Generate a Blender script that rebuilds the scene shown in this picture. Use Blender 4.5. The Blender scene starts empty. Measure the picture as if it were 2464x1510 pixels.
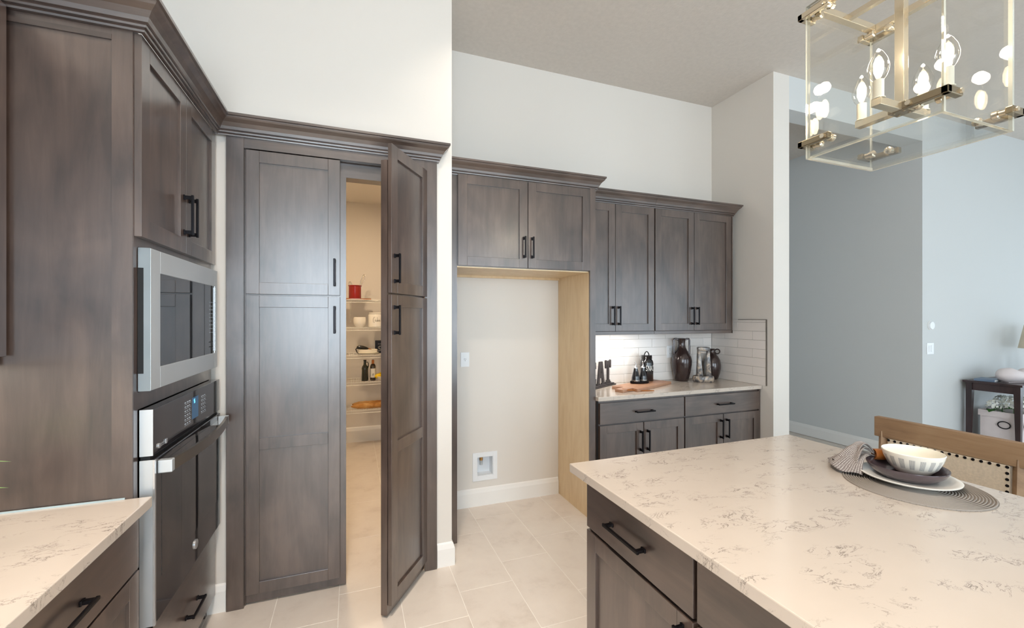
import bpy, bmesh, math, random
from mathutils import Vector, Matrix
from math import sin, cos, pi, radians

random.seed(7)
S = bpy.context.scene
COL = S.collection

# ------------------------------------------------------------------ camera
cam_d = bpy.data.cameras.new('camera')
cam = bpy.data.objects.new('camera', cam_d)
COL.objects.link(cam)
cam.location = (0, 0, 1.5)
cam.rotation_euler = (pi/2, 0, radians(-20.4))
cam_d.sensor_fit = 'HORIZONTAL'
cam_d.sensor_width = 36.0
cam_d.lens = 36.0*1033/2464
cam_d.shift_y = 10/2464
cam_d.clip_start = 0.02
S.camera = cam

# ------------------------------------------------------------------ world, light, exposure
W = bpy.data.worlds.new('world'); S.world = W
W.use_nodes = True
W.node_tree.nodes['Background'].inputs[0].default_value = (0.80, 0.90, 1.0, 1)
W.node_tree.nodes['Background'].inputs[1].default_value = 0.5

def area(name, loc, target, sx, sy, power, color, spread=None):
    d = bpy.data.lights.new(name, 'AREA'); d.shape = 'RECTANGLE'
    d.size = sx; d.size_y = sy; d.energy = power; d.color = color
    if spread: d.spread = radians(spread)
    o = bpy.data.objects.new(name, d); COL.objects.link(o)
    o.location = loc
    v = Vector(target)-Vector(loc)
    o.rotation_euler = v.to_track_quat('-Z', 'Y').to_euler()
    return o
COOL = (0.72, 0.87, 1.0)
WARM = (1.0, 0.87, 0.74)
# daylight through the glazed doors behind the camera and the windows of the room on the right
area('window_light_rear_1', (-0.45, -3.3, 1.75), (-0.45, 0, 1.75), 1.5, 2.4, 155, COOL)
area('window_light_rear_2', (2.7, -3.3, 1.4), (2.7, 0, 1.4), 2.4, 2.3, 130, COOL)
area('window_light_rear_3', (6.6, -3.3, 1.4), (6.6, 0, 1.4), 2.8, 2.3, 78, COOL)
area('window_light_side', (9.1, 0.2, 1.4), (0, 0.2, 1.4), 3.0, 2.2, 60, COOL)
# recessed ceiling lamps over the aisle, out of view above the frame
def downlight(i, x, y, p, sp=106):
    d = bpy.data.lights.new('recessed_lamp_%d' % i, 'AREA'); d.shape = 'DISK'; d.size = 0.16
    d.energy = p; d.color = WARM; d.spread = radians(sp)
    o = bpy.data.objects.new('recessed_lamp_%d' % i, d); COL.objects.link(o); o.location = (x, y, 3.58)
for i, q in enumerate([(-0.05, 1.05, 31, 122), (-0.2, 0.0, 24), (0.0, -1.4, 18), (3.4, -1.0, 5), (0.9, 2.2, 6)]):
    downlight(i, *q)

S.view_settings.view_transform = 'Standard'
S.view_settings.look = 'None'
S.view_settings.gamma = 1.0
S.view_settings.use_curve_mapping = False
S.view_settings.exposure = -0.24
S.cycles.use_light_tree = False
S.cycles.max_bounces = 5
S.cycles.diffuse_bounces = 4
S.cycles.glossy_bounces = 3
S.cycles.transmission_bounces = 4
S.cycles.transparent_max_bounces = 12
S.cycles.caustics_reflective = False
S.cycles.caustics_refractive = False

# ------------------------------------------------------------------ materials
MATS = {}
def lin(c):
    return tuple((v/12.92 if v <= .04045 else ((v+.055)/1.055)**2.4) for v in [x/255 for x in c])
def base(name):
    m = bpy.data.materials.new(name); m.use_nodes = True
    MATS[name] = m
    return m, m.node_tree.nodes, m.node_tree.links, m.node_tree.nodes['Principled BSDF']
def simple(name, rgb, rough=.5, metal=0, coat=0, spec=.5, noise=.06, scale=8, bump=0, bscale=60, emit=None, trans=0, ior=1.45):
    m, n, l, b = base(name)
    c = lin(rgb)
    tc = n.new('ShaderNodeTexCoord'); nz = n.new('ShaderNodeTexNoise'); nz.inputs['Scale'].default_value = scale; nz.inputs['Detail'].default_value = 2
    l.new(tc.outputs['Object'], nz.inputs['Vector'])
    r = n.new('ShaderNodeValToRGB'); r.color_ramp.elements[0].position = .3; r.color_ramp.elements[1].position = .7
    r.color_ramp.elements[0].color = (*[x*(1-noise) for x in c], 1); r.color_ramp.elements[1].color = (*[min(1, x*(1+noise)) for x in c], 1)
    b.inputs['Base Color'].default_value = (*c, 1)
    if noise > .021:
        l.new(nz.outputs['Fac'], r.inputs[0]); l.new(r.outputs[0], b.inputs['Base Color'])
    b.inputs['Roughness'].default_value = rough; b.inputs['Metallic'].default_value = metal
    b.inputs['Coat Weight'].default_value = coat; b.inputs['Specular IOR Level'].default_value = spec
    b.inputs['Transmission Weight'].default_value = trans; b.inputs['IOR'].default_value = ior
    if bump:
        nb = n.new('ShaderNodeTexNoise'); nb.inputs['Scale'].default_value = bscale; nb.inputs['Detail'].default_value = 3
        l.new(tc.outputs['Object'], nb.inputs['Vector'])
        bp = n.new('ShaderNodeBump'); bp.inputs['Strength'].default_value = bump; bp.inputs['Distance'].default_value = .004
        l.new(nb.outputs['Fac'], bp.inputs['Height']); l.new(bp.outputs[0], b.inputs['Normal'])
    if emit:
        b.inputs['Emission Color'].default_value = (*lin(emit[0]), 1); b.inputs['Emission Strength'].default_value = emit[1]
    return m
def wood(name, dark, mid, light, stretch=(5, 5, .55), rough=.42, coat=.35, mott=1.0, streak=.42, spec=.5):
    m, n, l, b = base(name)
    tc = n.new('ShaderNodeTexCoord'); oi = n.new('ShaderNodeObjectInfo')
    mul = n.new('ShaderNodeVectorMath'); mul.operation = 'SCALE'; mul.inputs[0].default_value = (31, 17, 23)
    l.new(oi.outputs['Random'], mul.inputs['Scale'])
    add = n.new('ShaderNodeVectorMath'); add.operation = 'ADD'
    l.new(tc.outputs['Object'], add.inputs[0]); l.new(mul.outputs[0], add.inputs[1])
    mp = n.new('ShaderNodeMapping'); mp.inputs['Scale'].default_value = stretch
    l.new(add.outputs[0], mp.inputs['Vector'])
    n1 = n.new('ShaderNodeTexNoise'); n1.inputs['Scale'].default_value = 5; n1.inputs['Detail'].default_value = 5; n1.inputs['Roughness'].default_value = .62; n1.inputs['Distortion'].default_value = .5
    l.new(mp.outputs[0], n1.inputs['Vector'])
    n2 = n.new('ShaderNodeTexNoise'); n2.inputs['Scale'].default_value = 3.2; n2.inputs['Detail'].default_value = 3; n2.inputs['Distortion'].default_value = .8
    mp2 = n.new('ShaderNodeMapping'); mp2.inputs['Scale'].default_value = tuple(1.6 if s > 2 else .8 for s in stretch)
    l.new(add.outputs[0], mp2.inputs['Vector']); l.new(mp2.outputs[0], n2.inputs['Vector'])
    mx = n.new('ShaderNodeMix'); mx.data_type = 'FLOAT'; mx.inputs['Factor'].default_value = streak
    l.new(n2.outputs['Fac'], mx.inputs[2]); l.new(n1.outputs['Fac'], mx.inputs[3])
    r = n.new('ShaderNodeValToRGB'); e = r.color_ramp.elements
    e[0].position = .36; e[0].color = (*lin(dark), 1); e[1].position = .66; e[1].color = (*lin(light), 1)
    k = r.color_ramp.elements.new(.5); k.color = (*lin(mid), 1)
    l.new(mx.outputs[0], r.inputs[0]); l.new(r.outputs[0], b.inputs['Base Color'])
    b.inputs['Roughness'].default_value = rough; b.inputs['Coat Weight'].default_value = coat; b.inputs['Coat Roughness'].default_value = .24
    b.inputs['Specular IOR Level'].default_value = spec
    return m
DK = ((54, 42, 37), (74, 59, 52), (94, 77, 68))
DKW = dict(rough=.33, coat=.9, spec=.9)
wood('wood', *DK, **DKW)
wood('wood_h', *DK, stretch=(.55, 5, 5), **DKW)
wood('wood_d', *DK, stretch=(5, .55, 5), **DKW)
wood('light_wood', (216, 188, 146), (224, 198, 158), (231, 208, 170), rough=.45, coat=.1, streak=.6)
wood('stool_wood', (128, 100, 74), (150, 120, 90), (166, 138, 108), stretch=(7, .5, 7), rough=.6, coat=0)
wood('board_wood', (146, 102, 76), (168, 124, 96), (182, 142, 114), stretch=(.6, 8, 8), rough=.5, coat=.1)
wood('espresso', (42, 26, 26), (54, 34, 34), (66, 44, 42), rough=.35, coat=.2)
wood('bread', (150, 95, 40), (190, 135, 70), (215, 170, 110), stretch=(3, 6, 6), rough=.8, coat=0)
simple('black_metal', (26, 24, 27), .32, .7, noise=.1)
simple('dark_gap', (16, 12, 11), .8)
simple('wall', (226, 220, 212), .85, noise=.012, scale=2)
simple('wall_right', (212, 214, 213), .85, noise=.012, scale=2)
simple('ceiling', (214, 206, 197), .95, noise=.03, scale=30, bump=.35, bscale=70)
simple('white_trim', (240, 238, 234), .4, noise=.01)
simple('white_plastic', (238, 240, 242), .35, noise=.01)
simple('steel', (206, 211, 214), .32, .55, noise=.03, scale=3)
simple('steel_edge', (220, 222, 225), .25, .8, noise=.02)
simple('steel_side', (132, 140, 144), .45, .3)
simple('dark_steel', (128, 121, 114), .28, .75, noise=.03)
simple('oven_glass', (40, 37, 39), .09, 0, coat=.6, spec=.7, noise=.03)
simple('window_glass', (16, 17, 20), .04, 0, coat=.8, spec=.8, noise=.02)
simple('slot', (8, 8, 9), .6)
simple('lcd', (62, 92, 118), .15, emit=((70, 120, 165), .25), noise=.02)
simple('lcd_glyph', (140, 220, 255), .3, emit=((110, 215, 255), 1.6))
simple('mark', (190, 200, 210), .5, noise=.02)
simple('brass', (196, 150, 90), .3, .9)
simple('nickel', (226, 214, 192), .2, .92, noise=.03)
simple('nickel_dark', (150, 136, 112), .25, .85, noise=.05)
simple('vase_brown', (56, 43, 41), .2, .25, coat=.5, noise=.12, scale=18)
simple('glaze_black', (26, 26, 28), .12, 0, coat=.7, noise=.1)
simple('letter_metal', (84, 78, 78), .5, .4, noise=.12, scale=25)
simple('red_ceramic', (150, 18, 12), .3, 0, coat=.5)
simple('white_ceramic', (240, 236, 228), .28, 0, coat=.4, noise=.015)
simple('cream_ceramic', (244, 238, 222), .25, 0, coat=.4, noise=.015)
simple('plum_glaze', (80, 68, 72), .22, 0, coat=.5, noise=.12, scale=14)
simple('wire_white', (235, 234, 230), .4)
simple('wire_steel', (190, 185, 175), .25, .9)
simple('olive_glass', (20, 28, 14), .06, 0, coat=.7, noise=.1)
simple('brown_glass', (44, 30, 16), .06, 0, coat=.7, noise=.1)
simple('paper', (226, 224, 218), .7)
simple('lemon', (246, 206, 30), .4, bump=.2, bscale=160)
simple('navy_board', (14, 14, 26), .5)
simple('chalk', (205, 200, 190), .8)
simple('aubergine', (22, 16, 12), .25, coat=.5)
simple('leaf', (132, 178, 104), .45, noise=.2, scale=20)
simple('petal', (236, 236, 226), .7, noise=.05, scale=30)
simple('green_leaf', (70, 112, 52), .5, noise=.2, scale=25)
simple('crate_white', (222, 210, 208), .6, noise=.04, scale=10)
simple('pot_terracotta', (120, 112, 104), .6)
simple('linen', (206, 190, 168), .9, noise=.08, scale=120, bump=.3, bscale=500)
simple('shade', (222, 208, 184), .8)
simple('book_blue', (110, 128, 150), .5)
simple('orange_wood', (160, 96, 40), .35, coat=.3, noise=.15, scale=20)
simple('grout', (246, 240, 231), .9)
simple('wall_grout', (212, 206, 200), .9)
simple('splash_tile', (236, 229, 223), .12, 0, coat=.4, noise=.02, scale=3)
simple('caulk', (170, 186, 190), .4)
simple('flame', (255, 236, 200), .5, emit=((255, 232, 196), 30))
simple('led', (255, 248, 236), .5, emit=((255, 246, 230), 6))
simple('candle', (236, 228, 208), .5)

def glass_mat(name, tint, refl=1.0):
    m, n, l, b = base(name); n.remove(b)
    out = n['Material Output']
    t = n.new('ShaderNodeBsdfTransparent'); t.inputs[0].default_value = (*tint, 1)
    g = n.new('ShaderNodeBsdfGlossy'); g.inputs['Roughness'].default_value = .02
    lw = n.new('ShaderNodeLayerWeight'); lw.inputs[0].default_value = .5
    pw = n.new('ShaderNodeMath'); pw.operation = 'POWER'; pw.inputs[1].default_value = 5; l.new(lw.outputs['Facing'], pw.inputs[0])
    sc = n.new('ShaderNodeMath'); sc.operation = 'MULTIPLY_ADD'; sc.inputs[1].default_value = .9; sc.inputs[2].default_value = .05; l.new(pw.outputs[0], sc.inputs[0])
    mx = n.new('ShaderNodeMixShader')
    l.new(sc.outputs[0], mx.inputs[0]); l.new(t.outputs[0], mx.inputs[1]); l.new(g.outputs[0], mx.inputs[2]); l.new(mx.outputs[0], out.inputs[0])
glass_mat('clear_glass', (.985, .985, .975))
glass_mat('bulb_glass', (.98, .97, .95))
def edge_glass():
    m, n, l, b = base('glass_edge')
    b.inputs['Base Color'].default_value = (*lin((238, 234, 216)), 1); b.inputs['Roughness'].default_value = .15
    b.inputs['Transmission Weight'].default_value = .55; b.inputs['IOR'].default_value = 1.2
edge_glass()

def quartz(name, basec, veinc, rot=0):
    m, n, l, b = base(name)
    tc = n.new('ShaderNodeTexCoord')
    mp = n.new('ShaderNodeMapping'); mp.inputs['Scale'].default_value = (1.0, 1.9, 1); mp.inputs['Rotation'].default_value = (0, 0, rot)
    l.new(tc.outputs['Object'], mp.inputs['Vector'])
    a = n.new('ShaderNodeTexNoise'); a.inputs['Scale'].default_value = 11; a.inputs['Detail'].default_value = 9; a.inputs['Roughness'].default_value = .68; a.inputs['Distortion'].default_value = .9
    l.new(mp.outputs[0], a.inputs['Vector'])
    s1 = n.new('ShaderNodeMath'); s1.operation = 'SUBTRACT'; s1.inputs[1].default_value = .5; l.new(a.outputs['Fac'], s1.inputs[0])
    s2 = n.new('ShaderNodeMath'); s2.operation = 'ABSOLUTE'; l.new(s1.outputs[0], s2.inputs[0])
    r1 = n.new('ShaderNodeMapRange'); r1.inputs[1].default_value = 0; r1.inputs[2].default_value = .014; r1.inputs[3].default_value = 1; r1.inputs[4].default_value = 0
    l.new(s2.outputs[0], r1.inputs[0])
    c = n.new('ShaderNodeTexNoise'); c.inputs['Scale'].default_value = 8; c.inputs['Detail'].default_value = 4
    l.new(mp.outputs[0], c.inputs['Vector'])
    r2 = n.new('ShaderNodeMapRange'); r2.inputs[1].default_value = .49; r2.inputs[2].default_value = .63; l.new(c.outputs['Fac'], r2.inputs[0])
    mu = n.new('ShaderNodeMath'); mu.operation = 'MULTIPLY'; l.new(r1.outputs[0], mu.inputs[0]); l.new(r2.outputs[0], mu.inputs[1])
    cl = n.new('ShaderNodeTexNoise'); cl.inputs['Scale'].default_value = 5; cl.inputs['Detail'].default_value = 3; l.new(tc.outputs['Object'], cl.inputs['Vector'])
    cr = n.new('ShaderNodeValToRGB'); cr.color_ramp.elements[0].position = .3; cr.color_ramp.elements[1].position = .7
    cr.color_ramp.elements[0].color = (*[x*.95 for x in lin(basec)], 1); cr.color_ramp.elements[1].color = (*lin(basec), 1); l.new(cl.outputs['Fac'], cr.inputs[0])
    mx = n.new('ShaderNodeMix'); mx.data_type = 'RGBA'; l.new(mu.outputs[0], mx.inputs[0]); l.new(cr.outputs[0], mx.inputs[6]); mx.inputs[7].default_value = (*lin(veinc), 1)
    l.new(mx.outputs[2], b.inputs['Base Color'])
    b.inputs['Roughness'].default_value = .16; b.inputs['Coat Weight'].default_value = .15; b.inputs['Coat Roughness'].default_value = .1
quartz('quartz', (200, 188, 176), (88, 78, 71), .15)

def floor_tile(name, brick):
    m, n, l, b = base(name)
    tc = n.new('ShaderNodeTexCoord'); oi = n.new('ShaderNodeObjectInfo')
    mul = n.new('ShaderNodeVectorMath'); mul.operation = 'SCALE'; mul.inputs[0].default_value = (13, 29, 7); l.new(oi.outputs['Random'], mul.inputs['Scale'])
    add = n.new('ShaderNodeVectorMath'); add.operation = 'ADD'; l.new(tc.outputs['Object'], add.inputs[0]); l.new(mul.outputs[0], add.inputs[1])
    a = n.new('ShaderNodeTexNoise'); a.inputs['Scale'].default_value = 5.5; a.inputs['Detail'].default_value = 9; a.inputs['Roughness'].default_value = .66; a.inputs['Distortion'].default_value = .25
    l.new(add.outputs[0], a.inputs['Vector'])
    r = n.new('ShaderNodeValToRGB'); e = r.color_ramp.elements
    e[0].position = .3; e[0].color = (*lin((210, 198, 186)), 1); e[1].position = .7; e[1].color = (*lin((227, 217, 206)), 1)
    k = e.new(.46); k.color = (*lin((222, 211, 200)), 1)
    l.new(a.outputs['Fac'], r.inputs[0])
    if brick:
        bk = n.new('ShaderNodeTexBrick'); bk.offset = .33; bk.inputs['Scale'].default_value = 1; bk.inputs['Brick Width'].default_value = .6; bk.inputs['Row Height'].default_value = .309
        bk.inputs['Mortar Size'].default_value = .003; bk.inputs['Mortar'].default_value = (*lin((215, 204, 190)), 1)
        mp = n.new('ShaderNodeMapping'); mp.inputs['Rotation'].default_value = (0, 0, pi/2); l.new(tc.outputs['Object'], mp.inputs[0]); l.new(mp.outputs[0], bk.inputs['Vector'])
        l.new(r.outputs[0], bk.inputs['Color1']); l.new(r.outputs[0], bk.inputs['Color2']); l.new(bk.outputs['Color'], b.inputs['Base Color'])
    else:
        l.new(r.outputs[0], b.inputs['Base Color'])
    b.inputs['Roughness'].default_value = .38
floor_tile('tile', False); floor_tile('floor_far', True)

def mottled_glaze():
    m, n, l, b = base('mottled_glaze')
    tc = n.new('ShaderNodeTexCoord'); a = n.new('ShaderNodeTexNoise'); a.inputs['Scale'].default_value = 22; a.inputs['Detail'].default_value = 6; a.inputs['Distortion'].default_value = .8
    l.new(tc.outputs['Object'], a.inputs['Vector'])
    r = n.new('ShaderNodeValToRGB'); e = r.color_ramp.elements; e[0].position = .38; e[0].color = (*lin((62, 60, 62)), 1); e[1].position = .62; e[1].color = (*lin((176, 158, 138)), 1)
    k = e.new(.5); k.color = (*lin((116, 110, 106)), 1)
    l.new(a.outputs['Fac'], r.inputs[0]); l.new(r.outputs[0], b.inputs['Base Color']); b.inputs['Roughness'].default_value = .3; b.inputs['Coat Weight'].default_value = .3
mottled_glaze()
def bowl_print():   # white glaze with a printed band of dashed grey blocks
    m, n, l, b = base('bowl_print')
    tc = n.new('ShaderNodeTexCoord'); sp = n.new('ShaderNodeSeparateXYZ'); l.new(tc.outputs['Object'], sp.inputs[0])
    at = n.new('ShaderNodeMath'); at.operation = 'ARCTAN2'; l.new(sp.outputs[1], at.inputs[0]); l.new(sp.outputs[0], at.inputs[1])
    def mth(op, a, v=None, w=None):
        q = n.new('ShaderNodeMath'); q.operation = op; l.new(a, q.inputs[0])
        if v is not None:
            if hasattr(v, 'links'): l.new(v, q.inputs[1])
            else: q.inputs[1].default_value = v
        return q.outputs[0]
    t = mth('MULTIPLY', at.outputs[0], 18/(2*pi)); t = mth('FRACT', t); blk = mth('LESS_THAN', t, .55)
    z1 = mth('GREATER_THAN', sp.outputs[2], .030); z2 = mth('LESS_THAN', sp.outputs[2], .066)
    f1 = mth('FRACT', mth('MULTIPLY', sp.outputs[2], 420)); f2 = mth('FRACT', mth('MULTIPLY', at.outputs[0], 34.0))
    d1 = mth('GREATER_THAN', f1, .35); d2 = mth('GREATER_THAN', f2, .25)
    k = mth('MULTIPLY', mth('MULTIPLY', blk, z1), z2); k = mth('MULTIPLY', mth('MULTIPLY', k, d1), d2)
    mx = n.new('ShaderNodeMix'); mx.data_type = 'RGBA'; l.new(k, mx.inputs[0]); mx.inputs[6].default_value = (*lin((246, 240, 226)), 1); mx.inputs[7].default_value = (*lin((120, 120, 122)), 1)
    l.new(mx.outputs[2], b.inputs['Base Color']); b.inputs['Roughness'].default_value = .25; b.inputs['Coat Weight'].default_value = .4
bowl_print()
def weave(name, c1, c2, sc):
    m, n, l, b = base(name)
    tc = n.new('ShaderNodeTexCoord'); v = n.new('ShaderNodeTexVoronoi'); v.inputs['Scale'].default_value = sc; l.new(tc.outputs['UV' if name == 'napkin_cloth' else 'Object'], v.inputs['Vector'])
    v.inputs['Randomness'].default_value = .15
    r = n.new('ShaderNodeValToRGB'); r.color_ramp.elements[0].position = .20; r.color_ramp.elements[0].color = (*lin(c1), 1); r.color_ramp.elements[1].position = .36; r.color_ramp.elements[1].color = (*lin(c2), 1)
    l.new(v.outputs['Distance'], r.inputs[0]); l.new(r.outputs[0], b.inputs['Base Color']); b.inputs['Roughness'].default_value = .9
weave('napkin_cloth', (206, 202, 196), (122, 112, 109), 32)
weave('placemat_weave', (128, 120, 112), (150, 142, 134), 160)

# ------------------------------------------------------------------ mesh helpers
def box(bm, x0, x1, y0, y1, z0, z1, bev=0, M=None):
    if x1 < x0: x0, x1 = x1, x0
    if y1 < y0: y0, y1 = y1, y0
    if z1 < z0: z0, z1 = z1, z0
    vs = [bm.verts.new(p) for p in ((x0,y0,z0),(x1,y0,z0),(x1,y1,z0),(x0,y1,z0),(x0,y0,z1),(x1,y0,z1),(x1,y1,z1),(x0,y1,z1))]
    fs = [bm.faces.new([vs[i] for i in q]) for q in ((3,2,1,0),(4,5,6,7),(0,1,5,4),(1,2,6,5),(2,3,7,6),(3,0,4,7))]
    if bev:
        es = list({e for f in fs for e in f.edges})
        r = bmesh.ops.bevel(bm, geom=es, offset=bev, segments=2, affect='EDGES', profile=.5)
        vs = list({v for f in r['faces'] for v in f.verts} | {v for v in vs if v.is_valid})
    if M is not None:
        for v in vs: v.co = M @ v.co
    return vs
def prism(bm, pts, y0, y1, bev=0):      # polygon in xz, extruded along y
    a = [bm.verts.new((x, y0, z)) for x, z in pts]; b = [bm.verts.new((x, y1, z)) for x, z in pts]
    bm.faces.new(a[::-1]); bm.faces.new(b); k = len(pts)
    for i in range(k): bm.faces.new((a[i], a[(i+1) % k], b[(i+1) % k], b[i]))
def lathe(bm, prof, seg=40, M=None, sx=1, sy=1):
    rings = []
    for r, z in prof:
        if r < 1e-5:
            rings.append([bm.verts.new((0, 0, z))])
        else:
            rings.append([bm.verts.new((r*cos(2*pi*i/seg)*sx, r*sin(2*pi*i/seg)*sy, z)) for i in range(seg)])
    for A, B in zip(rings, rings[1:]):
        for i in range(seg):
            j = (i+1) % seg
            if len(A) == 1 and len(B) == 1: continue
            if len(A) == 1: bm.faces.new((A[0], B[i], B[j]))
            elif len(B) == 1: bm.faces.new((A[i], A[j], B[0]))
            else: bm.faces.new((A[i], A[j], B[j], B[i]))
    if M is not None:
        for R in rings:
            for v in R: v.co = M @ v.co
def tube(bm, pts, r, seg=10, caps=True, closed=False, sq=None):
    pts = [Vector(p) for p in pts]; k = len(pts); rs = r if isinstance(r, (list, tuple)) else [r]*k
    up = None; rings = []
    for i in range(k):
        if closed: t = (pts[(i+1) % k]-pts[i-1]).normalized()
        else: t = (pts[min(i+1, k-1)]-pts[max(i-1, 0)]).normalized()
        if up is None:
            up = Vector((0, 0, 1)) if abs(t.z) < .9 else Vector((1, 0, 0))
        s = t.cross(up).normalized(); up = s.cross(t).normalized()
        rings.append([bm.verts.new(pts[i]+(s*cos(2*pi*j/seg)*(sq[0] if sq else 1)+up*sin(2*pi*j/seg)*(sq[1] if sq else 1))*rs[i]) for j in range(seg)])
    for i in range(k if closed else k-1):
        A, B = rings[i], rings[(i+1) % k]
        for j in range(seg): bm.faces.new((A[j], A[(j+1) % seg], B[(j+1) % seg], B[j]))
    if caps and not closed:
        bm.faces.new(rings[0][::-1]); bm.faces.new(rings[-1])
def cyl(bm, p0, p1, r, seg=16):
    tube(bm, [p0, p1], r, seg)
def sweep(bm, prof, path):              # prof: (out, z); path: xy points, outside is to the right of travel
    n = len(path); rows = []
    for i, (px, py) in enumerate(path):
        def nrm(a, b):
            d = Vector((b[0]-a[0], b[1]-a[1])).normalized(); return Vector((d.y, -d.x))
        if i == 0: o = nrm(path[0], path[1])
        elif i == n-1: o = nrm(path[-2], path[-1])
        else:
            a, b = nrm(path[i-1], path[i]), nrm(path[i], path[i+1]); o = (a+b)/(1+a.dot(b))
        rows.append([bm.verts.new((px+o.x*q, py+o.y*q, z)) for q, z in prof])
    k = len(prof)
    for A, B in zip(rows, rows[1:]):
        for j in range(k): bm.faces.new((A[j], A[(j+1) % k], B[(j+1) % k], B[j]))
    bm.faces.new(rows[0]); bm.faces.new(rows[-1][::-1])
def obj(name, bm, mat, parent=None, loc=(0,0,0), rz=0, smooth=False, rot=None):
    if isinstance(bm, bmesh.types.BMesh):
        bmesh.ops.recalc_face_normals(bm, faces=bm.faces)
        me = bpy.data.meshes.new(name); bm.to_mesh(me); bm.free()
        me.materials.append(MATS[mat])
        if smooth:
            for p in me.polygons: p.use_smooth = True
            me.set_sharp_from_angle(angle=radians(40))
    else: me = bm
    o = bpy.data.objects.new(name, me); COL.objects.link(o)
    o.location = loc; o.rotation_euler = rot if rot else (0, 0, rz)
    if parent: o.parent = parent
    return o
def B(): return bmesh.new()
def boxo(name, mat, parent, x0, x1, y0, y1, z0, z1, bev=0):
    b = B(); box(b, x0, x1, y0, y1, z0, z1, bev); return obj(name, b, mat, parent)
def tag(o, label, cat, group=None):
    o['label'] = label; o['category'] = cat
    if group: o['group'] = group
    return o
def thing(name, label, cat, loc=(0,0,0), rz=0, group=None):
    o = bpy.data.objects.new(name, None); COL.objects.link(o); o.empty_display_size = .1
    o.location = loc; o.rotation_euler = (0, 0, rz)
    return tag(o, label, cat, group)
def struct(o, label=None):
    o['kind'] = 'structure'
    if label: o['label'] = label
    return o
def sroot(name, loc=(0,0,0), rz=0, label=None):
    o = bpy.data.objects.new(name, None); COL.objects.link(o); o.location = loc; o.rotation_euler = (0, 0, rz)
    return struct(o, label)
def text_verts(s, size):
    c = bpy.data.curves.new('t', 'FONT'); c.body = s; c.size = size; c.align_x = 'CENTER'; c.align_y = 'CENTER'
    o = bpy.data.objects.new('t', c); COL.objects.link(o)
    dg = bpy.context.evaluated_depsgraph_get(); me = bpy.data.meshes.new_from_object(o.evaluated_get(dg))
    bpy.data.objects.remove(o); bpy.data.curves.remove(c)
    V = [tuple(v.co) for v in me.vertices]; F = [tuple(p.vertices) for p in me.polygons]
    bpy.data.meshes.remove(me); return V, F

# ------------------------------------------------------------------ cabinet part builders (local: x right, front faces -y, z up)
def handle_bm(L=.15, out=.032):
    b = B()
    for s in (-1, 1):
        z = s*(L/2-.011)
        box(b, -.0065, .0065, -.006, 0, z-.0105, z+.0105, .0015)
        box(b, -.0045, .0045, -out+.004, -.004, z-.0075, z+.0075, .001)
    box(b, -.0055, .0055, -out-.003, -out+.006, -L/2, L/2, .0018)
    return b
HM = {}
def handle(parent, x, y, z, L=.15, horiz=False, name='handle'):
    if L not in HM:
        t = handle_bm(L); bmesh.ops.recalc_face_normals(t, faces=t.faces)
        me = bpy.data.meshes.new('handle'); t.to_mesh(me); t.free(); me.materials.append(MATS['black_metal']); HM[L] = me
    o = bpy.data.objects.new(name, HM[L]); COL.objects.link(o); o.parent = parent; o.location = (x, y, z)
    if horiz: o.rotation_euler = (0, pi/2, 0)
    return o
def shaker(parent, x0, z0, w, h, y=0, t=.021, fr=.062, mids=(), mat='wood', name='door'):
    """frame with front at y-t, back at y; recessed panel is a child"""
    b = B(); f = y-t
    box(b, x0, x0+fr, f, y, z0, z0+h, .0012); box(b, x0+w-fr, x0+w, f, y, z0, z0+h, .0012)
    zs = [z0, z0+h-fr] + [m-fr/2 for m in mids]
    for z in zs: box(b, x0+fr, x0+w-fr, f, y, z, z+fr, .0012)
    d = obj(name, b, mat, parent)
    lo = [z0+fr] + sorted(m+fr/2 for m in mids); hi = sorted(m-fr/2 for m in mids) + [z0+h-fr]
    for a, c in zip(lo, hi):
        boxo('panel', mat, d, x0+fr-.004, x0+w-fr+.004, f+.0105, y-.002, a-.004, c+.004)
    return d
def drawer_front(parent, x0, z0, w, h, y=0, t=.021, name='drawer'):
    return boxo(name, 'wood_h', parent, x0, x0+w, y-t, y, z0, z0+h, .0018)
CROWN = [(0, 0), (.012, 0), (.014, .006), (.012, .012), (.019, .013), (.021, .019), (.019, .025), (.026, .027), (.031, .040), (.042, .058), (.057, .072), (.061, .078), (.061, .084), (.068, .086), (.068, .098), (0, .098)]
def crown(parent, path, z, name='crown', mat='wood_h'):
    b = B(); sweep(b, [(q, zz+z) for q, zz in CROWN], path); return obj(name, b, mat, parent)

# ================================================================== STRUCTURE
CZ = 3.60
b = B(); box(b, -1.5, 9.4, -3.6, 6.0, -.10, -.004); floor = struct(obj('floor', b, 'floor_far'))
boxo('grout_bed', 'grout', floor, -1.26, 1.86, .42, 5.53, -.004, -.0012)
tmesh = None
for k in range(-5, 6):
    x0 = .553 + .309*k
    if x0 > 1.75 or x0 < -1.2: continue
    off = 2.305 + .197*k
    for n in range(-6, 8):
        y0 = off + .6*n
        if y0 < .4 or y0 > 5.6: continue
        if tmesh is None:
            t = B(); box(t, 0, .3055, 0, .5965, -.008, 0, .0008); o = obj('tile', t, 'tile', floor, (x0, y0, 0)); tmesh = o.data
        else: obj('tile', tmesh, None, floor, (x0, y0, 0))
b = B(); box(b, -1.5, 9.4, -3.6, 6.0, CZ, CZ+.1); struct(obj('ceiling', b, 'ceiling'))
def wallbox(name, boxes, mat='wall'):
    b = B()
    for q in boxes: box(b, *q)
    return struct(obj(name, b, mat))
wallbox('wall_left', [(-1.42, -1.28, -3.6, 2.585, 0, CZ)])
PW = (2.585, 2.70)
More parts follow.
